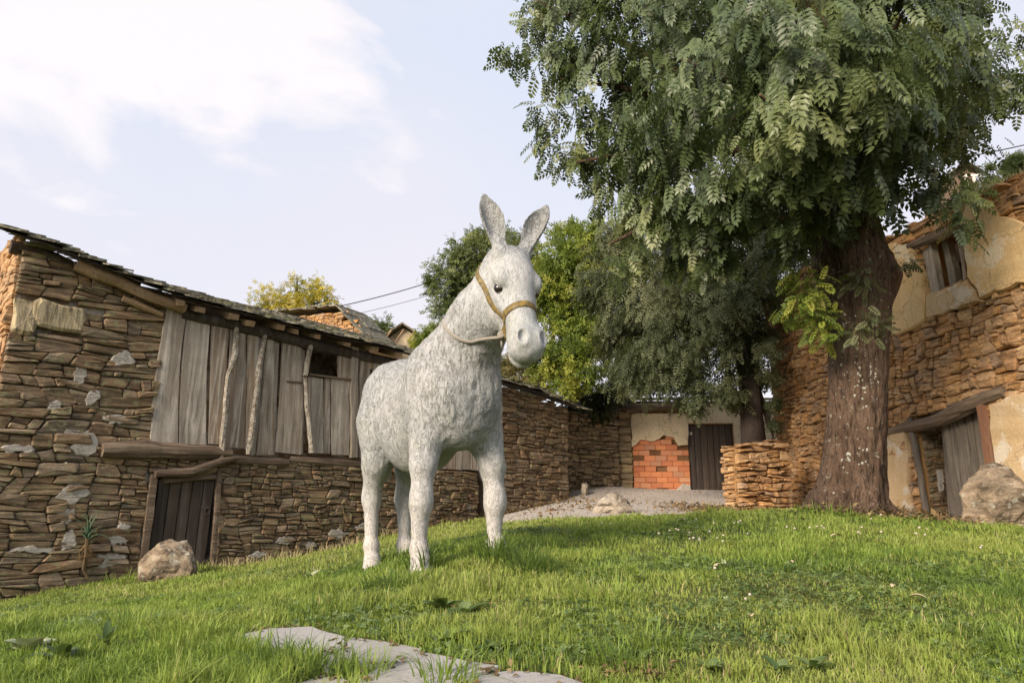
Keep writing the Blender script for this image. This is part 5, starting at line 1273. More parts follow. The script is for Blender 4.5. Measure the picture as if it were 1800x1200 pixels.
    for (px, py, m, sp) in ((1520, 630, 26, 26), (1545, 650, 14, 18), (1510, 600, 14, 18), (1530, 680, 16, 22), (1490, 610, 8, 12), (1500, 560, 10, 16), (1450, 535, 8, 14), (1560, 540, 12, 14), (1555, 600, 12, 10), (1480, 690, 8, 16), (1540, 740, 6, 20), (1515, 800, 8, 24), (1460, 860, 8, 20), (1440, 420, 8, 12)):
        for _ in range(int(m * 1.8)):
            x, y = q.gauss(px, sp * .5), q.gauss(py, sp * .5); z = atY(x, y, 8.1).z; ix = float(np.interp(z, zs, xs)); ir = float(np.interp(z, zs, rs))
            dx = atY(x, y, 8.1).x - ix
            if abs(dx) > ir * .93: continue
            yy = Y0 - math.sqrt(ir * ir - dx * dx); nrm = Vector((dx, yy - Y0, 0)).normalized(); t1 = Vector((-nrm.y, nrm.x, 0)); r_ = q.uniform(.008, .026)
            c = Vector((ix + dx, yy, z)) + nrm * .012; vs = [c + nrm * .005 - base]
            for a in range(7): t_ = a * 2 * math.pi / 7; k = r_ * q.uniform(.6, 1.2); vs.append(c + t1 * math.cos(t_) * k + Vector((0, 0, 1)) * math.sin(t_) * k - nrm * .012 - base)
            mb.add(vs, [(0, 1 + a, 1 + (a + 1) % 7) for a in range(7)])
    mb.build('lichen', lm, rt, kind='stuff')
big_tree()

def simple_tree(name, label, cat, blobs_px, n, tmpl, size, mat, base_px, Yb, trunk_pts=None, tr=.12, barkm=None, droop=.8, out=.6, jit=.4, clump=.2, shell=(.5, 1.05), ncl=26, sc=1.0, group=None, tone_noise=2.0):
    barkm = barkm or M_BARKD; b = atY(base_px[0], base_px[1], Yb); base = Vector((b.x, b.y, min(b.z, g1(b.x, b.y)) if b.y < 24 else b.z))
    rt = empty(name, base, 0, label=label, cat=cat, group=group); blobs = blob_px(blobs_px, sc)
    if trunk_pts:
        pts = [atY(*t) - base for t in trunk_pts]
        MB().tube(pts, [tr * (1 - .45 * i / (len(pts) - 1)) for i in range(len(pts))], 10, jr=.1).build('trunk', barkm, rt, smooth=True)
        top = pts[-1]
        for bb in blobs[::2]:
            c = Vector(bb[:3]) - base; MB().tube([top, top.lerp(c, .55) + Vector((0, 0, .2)), c, c + (c - top) * .15], [tr * .45, tr * .3, tr * .16, .01], 6).build('limb', barkm, rt, smooth=True)
    else:
        for i in range(5):
            bb = blobs[i % len(blobs)]; c = Vector(bb[:3]) - base; MB().tube([Vector((rnd_.uniform(-.1, .1), 0, -.1)), c * .5 + Vector((rnd_.uniform(-.1, .1), 0, .1)), c], [tr * .5, tr * .3, .012], 5).build('stem', barkm, rt)
    P, D = crown_points(blobs, n, shell, 1.0, clump, ncl)
    tone = np.clip(vnoise(P * tone_noise, 5) * 1.1 + rng.random(len(P)) * .45 - .28, 0, 1)
    foliage('crown', tmpl, P, D, size, mat, rt, droop, out, jit, tone); return rt
simple_tree('drooping_tree', 'grey-green drooping tree over the lane with a dark trunk behind the dry stone stub', 'tree',
    [(1100, 430, 16, 65), (1060, 500, 16, 50), (1085, 600, 16, 62), (1120, 660, 15.5, 55), (1160, 500, 15, 100), (1180, 610, 14.6, 85), (1240, 430, 15, 95), (1265, 540, 14.4, 90), (1310, 620, 14.2, 58), (1235, 680, 14.4, 45), (1280, 690, 14.4, 38), (1320, 520, 14, 50), (1340, 440, 14.2, 60), (1390, 430, 14.8, 50), (1200, 345, 15.5, 90), (1330, 350, 15.5, 70), (1340, 590, 14.8, 30), (1300, 520, 17, 90), (1150, 580, 17.5, 110), (1352, 700, 14.6, 17), (1350, 740, 14.6, 14), (1345, 650, 15.2, 22)],
    21000, COMPS, .27, ML_GREY, (1330, 790), 14.6, [(1326, 800, 14.6), (1322, 740, 14.6), (1318, 680, 14.6), (1308, 620, 14.8), (1280, 540, 15)], .28, None, .75, .6, .4, .17, (.4, 1.0), 30)
simple_tree('bright_green_tree', 'bright yellow-green tree immediately right of the donkey head, above the shed roof', 'tree',
    [(1010, 430, 19, 42), (1045, 425, 19, 32), (985, 470, 19, 45), (1040, 490, 19, 50), (975, 530, 19, 40), (1020, 560, 19, 50), (980, 610, 18.5, 42), (1030, 640, 18, 42), (955, 640, 18.5, 28), (1000, 670, 18, 30), (960, 500, 20, 40), (1055, 590, 18.5, 35), (1000, 400, 19.5, 20)],
    9000, SPR, .22, ML_LIME, (1010, 760), 19.5, [(1010, 760, 19.5), (1008, 700, 19.4), (1010, 620, 19.2), (1008, 520, 19.2)], .12, None, .1, .8, .6, .2, (.4, 1.1), 26)
simple_tree('feathery_tree', 'feathery dark green tree rising behind the neck and ears of the donkey', 'tree',
    [(832, 450, 22, 42), (800, 485, 22, 42), (775, 500, 22, 28), (850, 510, 22, 55), (795, 545, 22, 38), (825, 575, 22, 40), (885, 450, 22.5, 48), (905, 480, 22.5, 45), (840, 425, 22, 22), (775, 590, 22, 20), (920, 430, 22.5, 20), (930, 520, 22, 40)],
    8500, SPR, .20, ML_MID, (850, 760), 22, [(850, 760, 22), (848, 660, 22), (850, 580, 22), (855, 500, 22)], .14, None, .15, .8, .6, .2, (.45, 1.2), 24)
simple_tree('olive_bush', 'olive-tan bush over the shed roof under the donkey chin', 'bush', [(905, 655, 20, 25), (930, 662, 20, 24), (890, 640, 20, 20), (955, 670, 19.5, 24), (920, 630, 21, 22)], 1800, SPR, .17, leaf_mat('olive_leaf', [(0.12, 0.11, 0.04), (0.19, 0.16, 0.06), (0.26, 0.22, 0.09)], .3), (925, 720), 20.3, None, .06, None, .1, .8, .6, .25)
simple_tree('dark_ivy_bush', 'dark shadowy bramble hanging over the mossy bank wall', 'bush', [(1035, 705, 19.4, 28), (1065, 700, 19.4, 26), (1005, 715, 19.0, 20), (1085, 690, 19.6, 22), (1050, 735, 19.2, 16), (1020, 740, 18.9, 14), (1090, 670, 20, 20)], 3800, SPR, .14, ML_DARK, (1050, 770), 19.8, None, .05, None, .8, .5, .6, .25)
simple_tree('yellow_tree', 'sunlit yellow tree top glowing above the barn roof', 'tree', [(478, 530, 26, 26), (500, 525, 26, 14), (520, 510, 26, 24), (552, 516, 26, 24), (578, 528, 26, 22), (455, 535, 26, 16), (540, 535, 26, 24), (500, 545, 26, 20), (590, 545, 26, 10), (470, 510, 26, 8), (522, 492, 26, 8), (560, 498, 26, 8)], 1500, SPR, .20, ML_YEL, (520, 640), 26, [(520, 700, 26), (520, 600, 26), (522, 560, 26)], .14, None, .0, .8, .7, .28, (.3, 1.2), 14)
simple_tree('small_round_bush', 'small dark bush beside the broken timber roof of the far hut', 'bush', [(672, 572, 27.5, 14), (680, 588, 27.5, 16), (664, 590, 27.5, 12)], 700, SPR, .19, ML_MID, (672, 640), 27.5, None, .06, None, .1, .8, .6, .3, group=None)
simple_tree('hedge_bush', 'mid green bush along the barn ridge just left of the donkey neck', 'bush', [(742, 596, 24, 16), (765, 590, 24, 20), (790, 592, 24, 18), (725, 604, 24, 10)], 1200, SPR, .18, ML_LIME, (765, 660), 24, None, .06, None, .1, .8, .6, .3)
simple_tree('hillside_shrub', 'dark green shrub with upright tips above the ruin at the top right edge', 'shrub', [(1770, 300, 15, 24), (1795, 292, 15, 22), (1752, 318, 15, 16), (1738, 305, 15, 9), (1815, 305, 15, 26), (1728, 330, 15, 12), (1745, 335, 15, 12)], 3000, SPR, .12, ML_MID, (1775, 360), 15, None, .08, None, -.5, .6, .5, .25)
simple_tree('lime_weed', 'lime green weed growing on the top of the ruined wall', 'plant', [(1700, 338, 12.4, 9), (1715, 330, 12.4, 9), (1730, 334, 12.4, 8), (1748, 328, 12.4, 8), (1690, 342, 12.4, 8), (1702, 352, 12.2, 9), (1722, 346, 12.2, 9), (1738, 340, 12.2, 8)], 800, SPR, .09, ML_LIME, (1712, 352), 12.4, None, .03, None, .0, .8, .7, .3)

# ------------------------------------------------------------------ path slabs
def on_ground(px, py):
    d = ray(px, py); lo_, hi_ = .5, 60.0; P = None
    ts = np.linspace(.4, 40, 800); e = np.array((0, 0, EYE)); u = np.array(d) / d.y
    Q = e + ts[:, None] * u; z = gz(Q[:, 0], Q[:, 1]); k = np.where(Q[:, 2] < z)[0]
    i = k[0] if len(k) else -1
    return (float(Q[i, 0]), float(Q[i, 1]))
SLABS_PX = [[(424, 1122), (470, 1112), (545, 1108), (612, 1128), (602, 1150), (522, 1168), (440, 1142)], [(614, 1128), (690, 1138), (742, 1152), (738, 1160), (662, 1188), (566, 1194), (530, 1170), (604, 1152)],
            [(746, 1154), (818, 1170), (884, 1184), (838, 1198), (798, 1240), (648, 1240), (610, 1204), (664, 1190)], [(892, 1187), (985, 1196), (1100, 1240), (1080, 1300), (890, 1330), (806, 1244), (842, 1200)], [(560, 1198), (604, 1206), (640, 1242), (600, 1300), (500, 1290), (480, 1230)]]
SLABS = [[on_ground(*p) for p in s] for s in SLABS_PX]
def in_poly(x, y, P):
    c = np.zeros(len(x), bool); n = len(P)
    for i in range(n):
        (x0, y0), (x1, y1) = P[i], P[(i + 1) % n]
        m = (y0 > y) != (y1 > y); c ^= m & (x < (x1 - x0) * (y - y0) / ((y1 - y0) if y1 != y0 else 1e-9) + x0)
    return c
def build_path():
    t = NT('grey_flagstone'); c = t.coord(); n = t.noise(c, 3, 7, .65); f = t.noise(c, 60, 8, .8)
    col = t.mix(t.range(n, .35, .68), (0.40, 0.38, 0.36), (0.31, 0.29, 0.275)); col = t.mix(1.0, col, t.ramp(f, [(.25, .78), (.75, 1.2)]), 'MULTIPLY')
    m = t.fin(col, t.bump(f, .003, .9, t.bump(n, .012, .6)), .9)
    rt = empty('path', (0, 0, 0), 0, kind='structure')
    for S in SLABS:
        q = []; n_ = len(S); cx = sum(a for a, _ in S) / n_; cy = sum(b for _, b in S) / n_
        for i in range(n_):
            a, b = S[i], S[(i + 1) % n_]
            for j in range(4): t_ = j / 4; q.append((a[0] + (b[0] - a[0]) * t_ + rnd_.uniform(-.006, .006), a[1] + (b[1] - a[1]) * t_ + rnd_.uniform(-.006, .006)))
        zc = max(g1(*p) for p in S); A = np.c_[np.ones(n_), np.array(S)]; w = np.linalg.lstsq(A, np.array([g1(*p) for p in S]), rcond=None)[0]
        z = lambda x, y, o: w[0] + w[1] * x + w[2] * y + o
        n2 = len(q); ins = lambda p, k: (cx + (p[0] - cx) * k, cy + (p[1] - cy) * k)
        v = [(x, y, z(x, y, -.05)) for x, y in q] + [(x, y, z(x, y, .008)) for x, y in q] + [(*ins(p, .975), z(*ins(p, .975), .014)) for p in q] + [(cx, cy, z(cx, cy, .014))]
        f = []
        sgn = sum(q[i][0] * q[(i + 1) % n2][1] - q[(i + 1) % n2][0] * q[i][1] for i in range(n2)) > 0
        for r_ in (0, 1):
            for i in range(n2): k = (r_ * n2 + i, r_ * n2 + (i + 1) % n2, (r_ + 1) * n2 + (i + 1) % n2, (r_ + 1) * n2 + i); f.append(k if sgn else k[::-1])
        for i in range(n2): k = (2 * n2 + i, 2 * n2 + (i + 1) % n2, 3 * n2); f.append(k if sgn else k[::-1])
        MB().add(v, f).build('slab', m, rt)
build_path()

# ------------------------------------------------------------------ grass
ML_GRASS = leaf_mat('grass_blade', [(0.095, 0.155, 0.034), (0.155, 0.24, 0.045), (0.215, 0.31, 0.055), (0.29, 0.375, 0.07), (0.40, 0.39, 0.15), (0.50, 0.41, 0.23)], .38, .5, .3)
def barn_side(x, y):                          # outward distance in front of the barn line / house line
    p = np.c_[x, y]; n = np.array((BARN.n.x, BARN.n.y)); d1 = -((p - np.array((BARN.P0.x, BARN.P0.y))) @ n)
    n2 = np.array((HOUSE.n.x, HOUSE.n.y)); d2 = -((p - np.array((HOUSE.P0.x, HOUSE.P0.y))) @ n2); return d1, d2
def grass_ok(x, y, m=.03):
    d1, d2 = barn_side(x, y); ok = (d1 > m) & (d2 > m) & ~road_mask(x, y)
    inn = np.zeros(len(x), bool)
    for S in SLABS: inn |= in_poly(x, y, S)
    return ok & ~inn
def blades(N, x, y, h, w, tone, name, mat=ML_GRASS, lean=.35, **k):
    z = gz(x, y); P = np.c_[x, y, z - .005]; az = rng.uniform(0, 2 * np.pi, len(x)); ld = rng.uniform(0, 2 * np.pi, len(x)); ln = np.abs(rng.normal(0, lean, len(x)))
    side = np.c_[np.cos(az), np.sin(az), 0 * az]; L = np.c_[np.cos(ld), np.sin(ld), 0 * az]; up = np.array((0, 0, 1.0))
    h = h[:, None]; w = w[:, None] * side; l1 = L * ln[:, None] * h * .35; l2 = L * (ln[:, None] * h * 1.15)
    v0 = P - w / 2; v1 = P + w / 2; v2 = P + w * .38 + up * h * .55 + l1; v3 = P - w * .38 + up * h * .55 + l1; v4 = P + up * h * (1 - .35 * np.minimum(ln[:, None], 1.2)) + l2
    V = np.stack([v0, v1, v2, v3, v4], 1).reshape(-1, 3); o = np.arange(len(x))[:, None] * 5
    F = (o + np.array([0, 1, 2, 3, 3, 2, 4])[None]).ravel(); cn = np.tile([4, 3], len(x))
    return np_mesh(name, V, F, cn, mat, attrs={'rnd': np.repeat(tone, 5)}, **k)
def build_grass():
    N = 520000; Y = (rng.random(N)); a, b = 1.5 ** -.15, 14.5 ** -.15
    Y = (a + (b - a) * Y) ** (-1 / .15)                      # density falls with distance
    X = (rng.random(N) * 2 - 1) * (.82 * Y + 1.6)
    ok = grass_ok(X, Y); X, Y = X[ok], Y[ok]; z0 = 0 * X
    n1_ = vnoise(np.c_[X * .8, Y * .8, z0], 21); n2_ = vnoise(np.c_[X * 3.1, Y * 3.1, z0], 22); n3 = vnoise(np.c_[X * 9, Y * 9, z0], 23); n4 = vnoise(np.c_[X * 1.9, Y * 1.9, z0], 25)
    dry = np.clip((vnoise(np.c_[X * 1.1 + 3, Y * 1.6, z0], 24) - .40) * 4, 0, 1) * np.clip((X + .4) / 1.2, 0, 1) * np.clip((6.0 - Y) / 1.5, 0, 1)
    bare = (n4 > .80) & (n3 > .35); keep = ~(bare & (rng.random(len(X)) < .7)) & ~((rng.random(len(X)) < .25 * dry))
    X, Y, n1_, n2_, n3, n4, dry = [q[keep] for q in (X, Y, n1_, n2_, n3, n4, dry)]
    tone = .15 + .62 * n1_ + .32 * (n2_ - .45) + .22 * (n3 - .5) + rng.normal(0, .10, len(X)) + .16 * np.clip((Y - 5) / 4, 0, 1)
    tone = np.where(rng.random(len(X)) < dry * .62, rng.uniform(.64, .97, len(X)), tone); tone = np.where(rng.random(len(X)) < .03, rng.uniform(.75, 1, len(X)), tone)
    h = (.018 + .040 * n2_ ** 1.5 + .036 * n3 ** 2) * rng.uniform(.5, 1.4, len(X)) * (1 - .45 * dry)
    tuft = np.clip((vnoise(np.c_[X * 2.4 + 9, Y * 2.4, 0 * X], 27) - .66) * 5, 0, 1); h = h * (1 + .9 * tuft)
    near = np.clip((3.1 - Y) / .6, 0, 1) * np.clip((1.2 - X) / 1.2, 0, 1); h = h * (1 + 1.1 * near * n2_)
    w = np.maximum((.0030 + .0011 * Y) * rng.uniform(.7, 1.2, len(X)), .0035)
    blades(len(X), X, Y, h, w, np.where(tone > .66, np.minimum(tone, .62 + .35 * (rng.random(len(X)) < .12)), np.clip(tone, 0, .99)), 'lawn_grass', lean=.6, kind='stuff')
build_grass()
# ------------------------------------------------------------------ boulders
def ico(sub=3):
    import bmesh
    bm = bmesh.new(); bmesh.ops.create_icosphere(bm, subdivisions=sub, radius=1.0); V = np.array([v.co[:] for v in bm.verts]); F = [[v.index for v in f.verts] for f in bm.faces]; bm.free(); return V, F
def boulder(name, label, pts_px, Y, depth, mat, seed, cat='boulder', sub=4, rough=.14, sink=.12):
    """rock whose outline follows the measured one: the sphere is cut by planes, then roughened"""
    W = [atY(x, y, Y) for x, y in pts_px]; x0, x1 = min(w.x for w in W), max(w.x for w in W); zt = max(w.z for w in W); cx = (x0 + x1) / 2; zb = g1(cx, Y) - sink
    V, F = ico(sub); sx, sz = (x1 - x0) / 2, (zt - zb) / 2; q = np.random.default_rng(seed)
    # outline radius per angle in (x,z)
    A = np.array([math.atan2((w.z - (zt + zb) / 2) / sz, (w.x - cx) / sx) for w in W]); Rr = np.array([math.hypot((w.z - (zt + zb) / 2) / sz, (w.x - cx) / sx) for w in W])
    o = np.argsort(A); A, Rr = A[o], Rr[o]; th = np.arctan2(V[:, 2], V[:, 0]); k = np.interp(th, A, Rr, period=2 * math.pi)
    k = 1 + (k - 1) * np.hypot(V[:, 0], V[:, 2])
    U = V.copy()
    for i in range(7):
        n = norm(q.normal(size=3) * (1, 1.2, 1)); d = V @ n; lim = q.uniform(.66, .90); V = V - np.maximum(d - lim, 0)[:, None] * n
    V = V * np.c_[k * 1.1, np.ones(len(k)), k * 1.1]
    V = V + norm(V) * ((vnoise(V * 2.2 + seed, 1) - .5) * rough * 2 + (vnoise(V * 6 + seed, 2) - .5) * rough * .8 + (vnoise(V * 15, 3) - .5) * rough * .5)[:, None]
    V = V * (sx, depth / 2, sz); b = Vector((cx, Y + depth * .1, zb)); V = V + (0, 0, sz)
    me = bpy.data.meshes.new(name); me.from_pydata([tuple(v) for v in V], [], F); set_attr(me, 'rnd', [seed % 7 / 7.0] * len(V))
    o_ = link(name, me, mat, None, False, label=label, cat=cat); o_.location = b; return o_
M_GRAN = stone_mat('tan_granite', [(0.26, 0.20, 0.14), (0.31, 0.245, 0.175), (0.24, 0.195, 0.145)], stri=(4, 4, 9), patch=(0.30, 0.21, 0.13), dist=.02, lichen=(0.42, 0.42, 0.34), lich_amt=.56)
M_LANE = stone_mat('pale_lane_rock', [(0.36, 0.31, 0.25), (0.31, 0.265, 0.21)], stri=(3, 3, 8), patch=(0.42, 0.37, 0.30), dist=.008)
boulder('boulder', 'pointed tan boulder in front of the dark barn door', [(246, 1012), (250, 985), (278, 962), (300, 948), (318, 956), (332, 985), (334, 1010)], 9.9, .55, M_GRAN, 3)
boulder('boulder', 'big tan boulder leaning at the right edge beside the crooked door', [(1702, 930), (1706, 890), (1722, 845), (1735, 824), (1760, 824), (1785, 850), (1815, 890), (1835, 930)], 8.3, .7, M_GRAN, 5)
boulder('boulder', 'pale grey boulder sitting on the stony lane before the outbuilding', [(1044, 912), (1050, 890), (1064, 874), (1080, 866), (1094, 874), (1106, 892), (1112, 912)], 12.0, .6, M_LANE, 8)
for i, (px, py, r, Y, lb) in enumerate(((1004, 902, 12, 14, 'rough grey rock at the foot of the shed corner'), (1028, 853, 6, 18, 'small white stone at the foot of the mossy bank wall'), (1600, 905, 22, 9.2, 'flat pale stone half buried between the trunk and the door'), (975, 905, 20, 13.4, 'low dark rock in the weeds below the shed wall'))):
    boulder('rock', lb, [(px - r, py + r * .5), (px - r * .8, py - r * .3), (px, py - r * .6), (px + r * .8, py - r * .3), (px + r, py + r * .5)], Y, .4, (M_BIGSTONE, M_LANE, M_LANE, M_BARN)[i], 11 + i, 'rock', 3)

# ------------------------------------------------------------------ aloe growing out of the barn wall
M_DRYSTEM = plain('dry_stem', (0.17, 0.12, 0.07), .95, .01, 30, .5)
def aloe():
    s_, z_ = BARN.px(150, 950); b = BARN.w(s_, 0, -.10); base = Vector((b.x, b.y, z_)); rt = empty('aloe_plant', base, 0, label='spiky aloe with dry lower leaves growing from the left barn wall', cat='plant')
    t = NT('aloe_leaf'); g = t.ramp(t.attr(), [(0, (0.06, 0.11, 0.07)), (1, (0.14, 0.20, 0.12))]); t.fin(g, None, .5)
    for i in range(17):
        a = i * 2.4; el = R(20 + 62 * (i / 17)); L = rnd_.uniform(.30, .44); d = Vector((math.cos(a) * math.cos(el), math.sin(a) * math.cos(el) * .8 - .15, math.sin(el))).normalized()
        sd = d.cross(Vector((0, 0, 1))).normalized(); vs = []; n = 6; up = sd.cross(d)
        for k in range(n + 1):
            tt = k / n; w = .022 * (1 - tt) ** .6 * (1 if tt > .05 else .8) + .001; c = d * L * tt + up * (.05 * math.sin(tt * 3)) - Vector((0, 0, .10 * tt * tt * (1 - i / 17)))
            vs += [c - sd * w + up * .008, c - up * .006 * (1 - tt), c + sd * w + up * .008]
        fs = []
        for k in range(n):
            o = k * 3; fs += [(o, o + 3, o + 4, o + 1), (o + 1, o + 4, o + 5, o + 2), (o, o + 2, o + 5, o + 3)]
        MB().add(vs, fs).build('leaf', t.m, rt, smooth=True)
    for i in range(26):
        a = i * 2.2; P = [Vector((math.cos(a) * .03 * k, -.02 * k * .6, -.06 * k - rnd_.uniform(0, .03))) + Vector((rnd_.uniform(-.02, .02), 0, 0)) * k for k in range(5)]
        P[-1] += Vector((rnd_.uniform(-.06, .06), 0, 0)); MB().tube(P, [.012, .014, .010, .007, .002], 5, flat=.4).build('dry_leaf', ML_DRY, rt)
    MB().tube([(0, 0, .05), (.02, -.02, -.18), (.0, 0, -.38), (.05, .05, -.5)], [.035, .03, .025, .02], 7, jr=.25).build('stem', M_DRYSTEM, rt)
    MB().tube([(.02, 0, .0), (.10, -.03, .12), (.22, -.05, .26)], .004, 4).build('flower_stalk', ML_DRY, rt)
aloe()

# ------------------------------------------------------------------ grass tussocks, weeds, litter
def tussock(px, py, n, h, label, tone, spread=.10, w=.006, lean=.55):
    x, y = on_ground(px, py); az = rng.uniform(0, 6.283, n); rr = spread * np.sqrt(rng.random(n)); X = x + rr * np.cos(az); Y = y + rr * np.sin(az)
    hh = h * rng.uniform(.45, 1.15, n); z = gz(X, Y); g0 = g1(x, y)
    seg = 5; vs = []; fs = []
    base = Vector((x, y, g0)); cnt = 0; tn = []
    for i in range(n):
        d = Vector((math.cos(az[i] + rng.normal() * .6), math.sin(az[i] + rng.normal() * .6), 0)); ln = abs(rng.normal()) * lean + .12; sd = Vector((-d.y, d.x, 0)); p = Vector((X[i], Y[i], z[i] - .01)) - base; ww = w * rng.uniform(.6, 1.2); r = float(np.clip(tone + rng.normal() * .10, 0, .99))
        for k in range(seg + 1):
            t = k / seg; c = p + d * (ln * hh[i] * t * t * 1.2) + Vector((0, 0, hh[i] * (t - .45 * ln * t * t * t))); q = ww * (1 - t ** 2) * .5 + .0004
            vs += [c - sd * q, c + sd * q]; tn += [r, r]
        o = cnt * (seg + 1) * 2
        for k in range(seg): a = o + 2 * k; fs.append((a, a + 1, a + 3, a + 2))
        cnt += 1
    me = bpy.data.meshes.new('grass_tussock'); me.from_pydata(vs, [], fs); set_attr(me, 'rnd', tn)
    o_ = link('grass_tussock', me, ML_GRASS, label=label, cat='grass tuft', group='tussocks of long grass'); o_.location = base
for (px, py, n, h, lb, tn, sp) in ((745, 1003, 90, .30, 'long dark tussock at the near front hoof of the donkey', .10, .12), (868, 985, 170, .34, 'tallest arching tussock hiding the far front hoof', .18, .13), (930, 1005, 200, .26, 'dark green tussock right of the far front hoof', .05, .20), (700, 1040, 160, .20, 'dark low tussock below and left of the front legs', .08, .22), (560, 1085, 150, .16, 'bushy tussock above the left end of the path', .22, .20),
                               (1060, 1060, 150, .20, 'loose yellow-green tussock right of the weeds below the donkey', .5, .22), (490, 1180, 130, .17, 'dark tussock in front of the largest flagstone', .08, .10), (560, 1190, 120, .18, 'upright dark tuft leaning over the front flagstones', .12, .12), (640, 1195, 110, .16, 'tuft of light blades in front of the middle flagstones', .45, .10), (420, 1150, 140, .14, 'pale green tuft at the left tip of the path', .4, .13),
                               (780, 1198, 110, .15, 'tuft between the two rightmost flagstones', .35, .10), (1150, 1140, 150, .16, 'rounded bright tussock right of the path', .42, .14), (1090, 1175, 130, .15, 'tussock at the bottom edge beyond the last flagstone', .3, .12), (1060, 1010, 120, .14, 'soft bluish tussock on the crest right of the donkey', .2, .25), (230, 1110, 150, .20, 'broad-bladed tuft in the lower left grass', .5, .14), (120, 1060, 90, .22, 'ragged tuft at the foot of the barn wall, far left', .4, .3),
                               (215, 1025, 60, .25, 'thin tuft left of the pointed boulder', .45, .25), (345, 1005, 60, .22, 'thin tuft right of the pointed boulder', .45, .25), (1450, 905, 90, .22, 'fine tuft against the roots of the big tree', .4, .3), (1530, 905, 80, .22, 'wispy tuft at the right side of the big trunk', .5, .25), (1790, 1150, 120, .18, 'tuft at the lower right corner', .35, .14), (1650, 1120, 120, .10, 'straw-tinted tuft in the dry patch', .7, .2), (330, 1130, 120, .2, 'tall bright blades left of the path', .5, .15)):
    tussock(px, py, n, h * .8, lb, tn, sp, w=.005 if py > 1040 else .010)

M_WEED = leaf_mat('broad_weed_leaf', [(0.07, 0.12, 0.03), (0.12, 0.18, 0.05), (0.17, 0.23, 0.08)], .25, .45, .5)
M_WEEDP = leaf_mat('pale_weed_leaf', [(0.26, 0.32, 0.16), (0.36, 0.40, 0.22), (0.44, 0.46, 0.30)], .25, .5, .4)
def broad_leaf(d, up, L, W, bend=.35, n=6):
    sd = d.cross(up).normalized(); vs = []; fs = []
    for k in range(n + 1):
        t = k / n; w = W * .5 * math.sin(math.pi * min(1, t * .93 + .07)) ** .75; c = d * L * t + up * (L * (.32 * t - bend * t * t)); j = rnd_.uniform(.88, 1.12)
        vs += [c - sd * w * j + up * w * .35, c, c + sd * w * j + up * w * .35]
    for k in range(n): o = 3 * k; fs += [(o, o + 3, o + 4, o + 1), (o + 1, o + 4, o + 5, o + 2)]
    return vs, fs
def weed(px, py, n, L, W, label, mat, el=.35, name='broadleaf_weed'):
    x, y = on_ground(px, py); rt = empty(name, (x, y, g1(x, y) + .005), 0, label=label, cat='weed', group='broad-leaved weeds in the lawn')
    for i in range(n):
        a = i * 2.4 + rnd_.uniform(-.3, .3); e = el * rnd_.uniform(.3, 1.6); d = Vector((math.cos(a) * math.cos(e), math.sin(a) * math.cos(e), math.sin(e))); up = Vector((-math.cos(a) * math.sin(e), -math.sin(a) * math.sin(e), math.cos(e)))
        k = rnd_.uniform(.6, 1.1); g = broad_leaf(d, up, L * k, W * k); MB().add(*g).build('leaf', mat, rt, smooth=True)
weed(50, 1155, 14, .13, .09, 'pale broad-leaved weed in the bottom left corner', M_WEEDP, .5); weed(105, 1172, 13, .12, .07, 'second pale broad-leaved weed in the bottom left, its leaves greener', M_WEED, .6); weed(185, 1140, 6, .12, .035, 'upright long-leaved weed in the lower left grass', M_WEED, .9)
weed(775, 1075, 11, .13, .06, 'broad-leaved weed below the near front hoof', M_WEED, .4); weed(815, 1085, 12, .13, .055, 'flat weed on the bare patch below the donkey', M_WEED, .3); weed(790, 1135, 12, .11, .06, 'rosette of broad leaves along the upper edge of the path', M_WEED, .35); weed(870, 1150, 10, .09, .05, 'low rosette above the rightmost flagstone', M_WEED, .3)
weed(1430, 1180, 9, .08, .035, 'leafy weed at the bottom edge, right of centre', M_WEED, .45); weed(1250, 1185, 8, .06, .03, 'small leafy weed at the bottom edge between two tussocks', M_WEED, .4); weed(1370, 1190, 8, .08, .035, 'bluish broad weed at the bottom edge', M_WEED, .4); weed(545, 1018, 7, .12, .06, 'single weed in the bright grass left of the hind hoof', M_WEEDP, .4)

def scatter_leaves(name, mat, pts, size, k, seed=1, flat=.25, **kw):
    n = len(pts); P = np.array([(x, y, 0) for x, y in pts]); P[:, 2] = gz(P[:, 0], P[:, 1]) + rng.uniform(.005, k, n)
    T = norm(np.c_[rng.normal(size=n), rng.normal(size=n), rng.normal(0, flat, n)]); N_ = norm(np.c_[rng.normal(0, flat, n), rng.normal(0, flat, n), np.ones(n)]); X, Yv, Z = frames(T, N_)
    v, f = leaflet(0, 0, 0, 1, .55, .25, .1); V, F, cn = instance(v, f, P, X, Yv, Z, size * rng.uniform(.5, 1.2, n)); return np_mesh(name, V, F, cn, mat, attrs={'rnd': np.repeat(rng.random(n), len(v))}, kind='stuff', **kw)
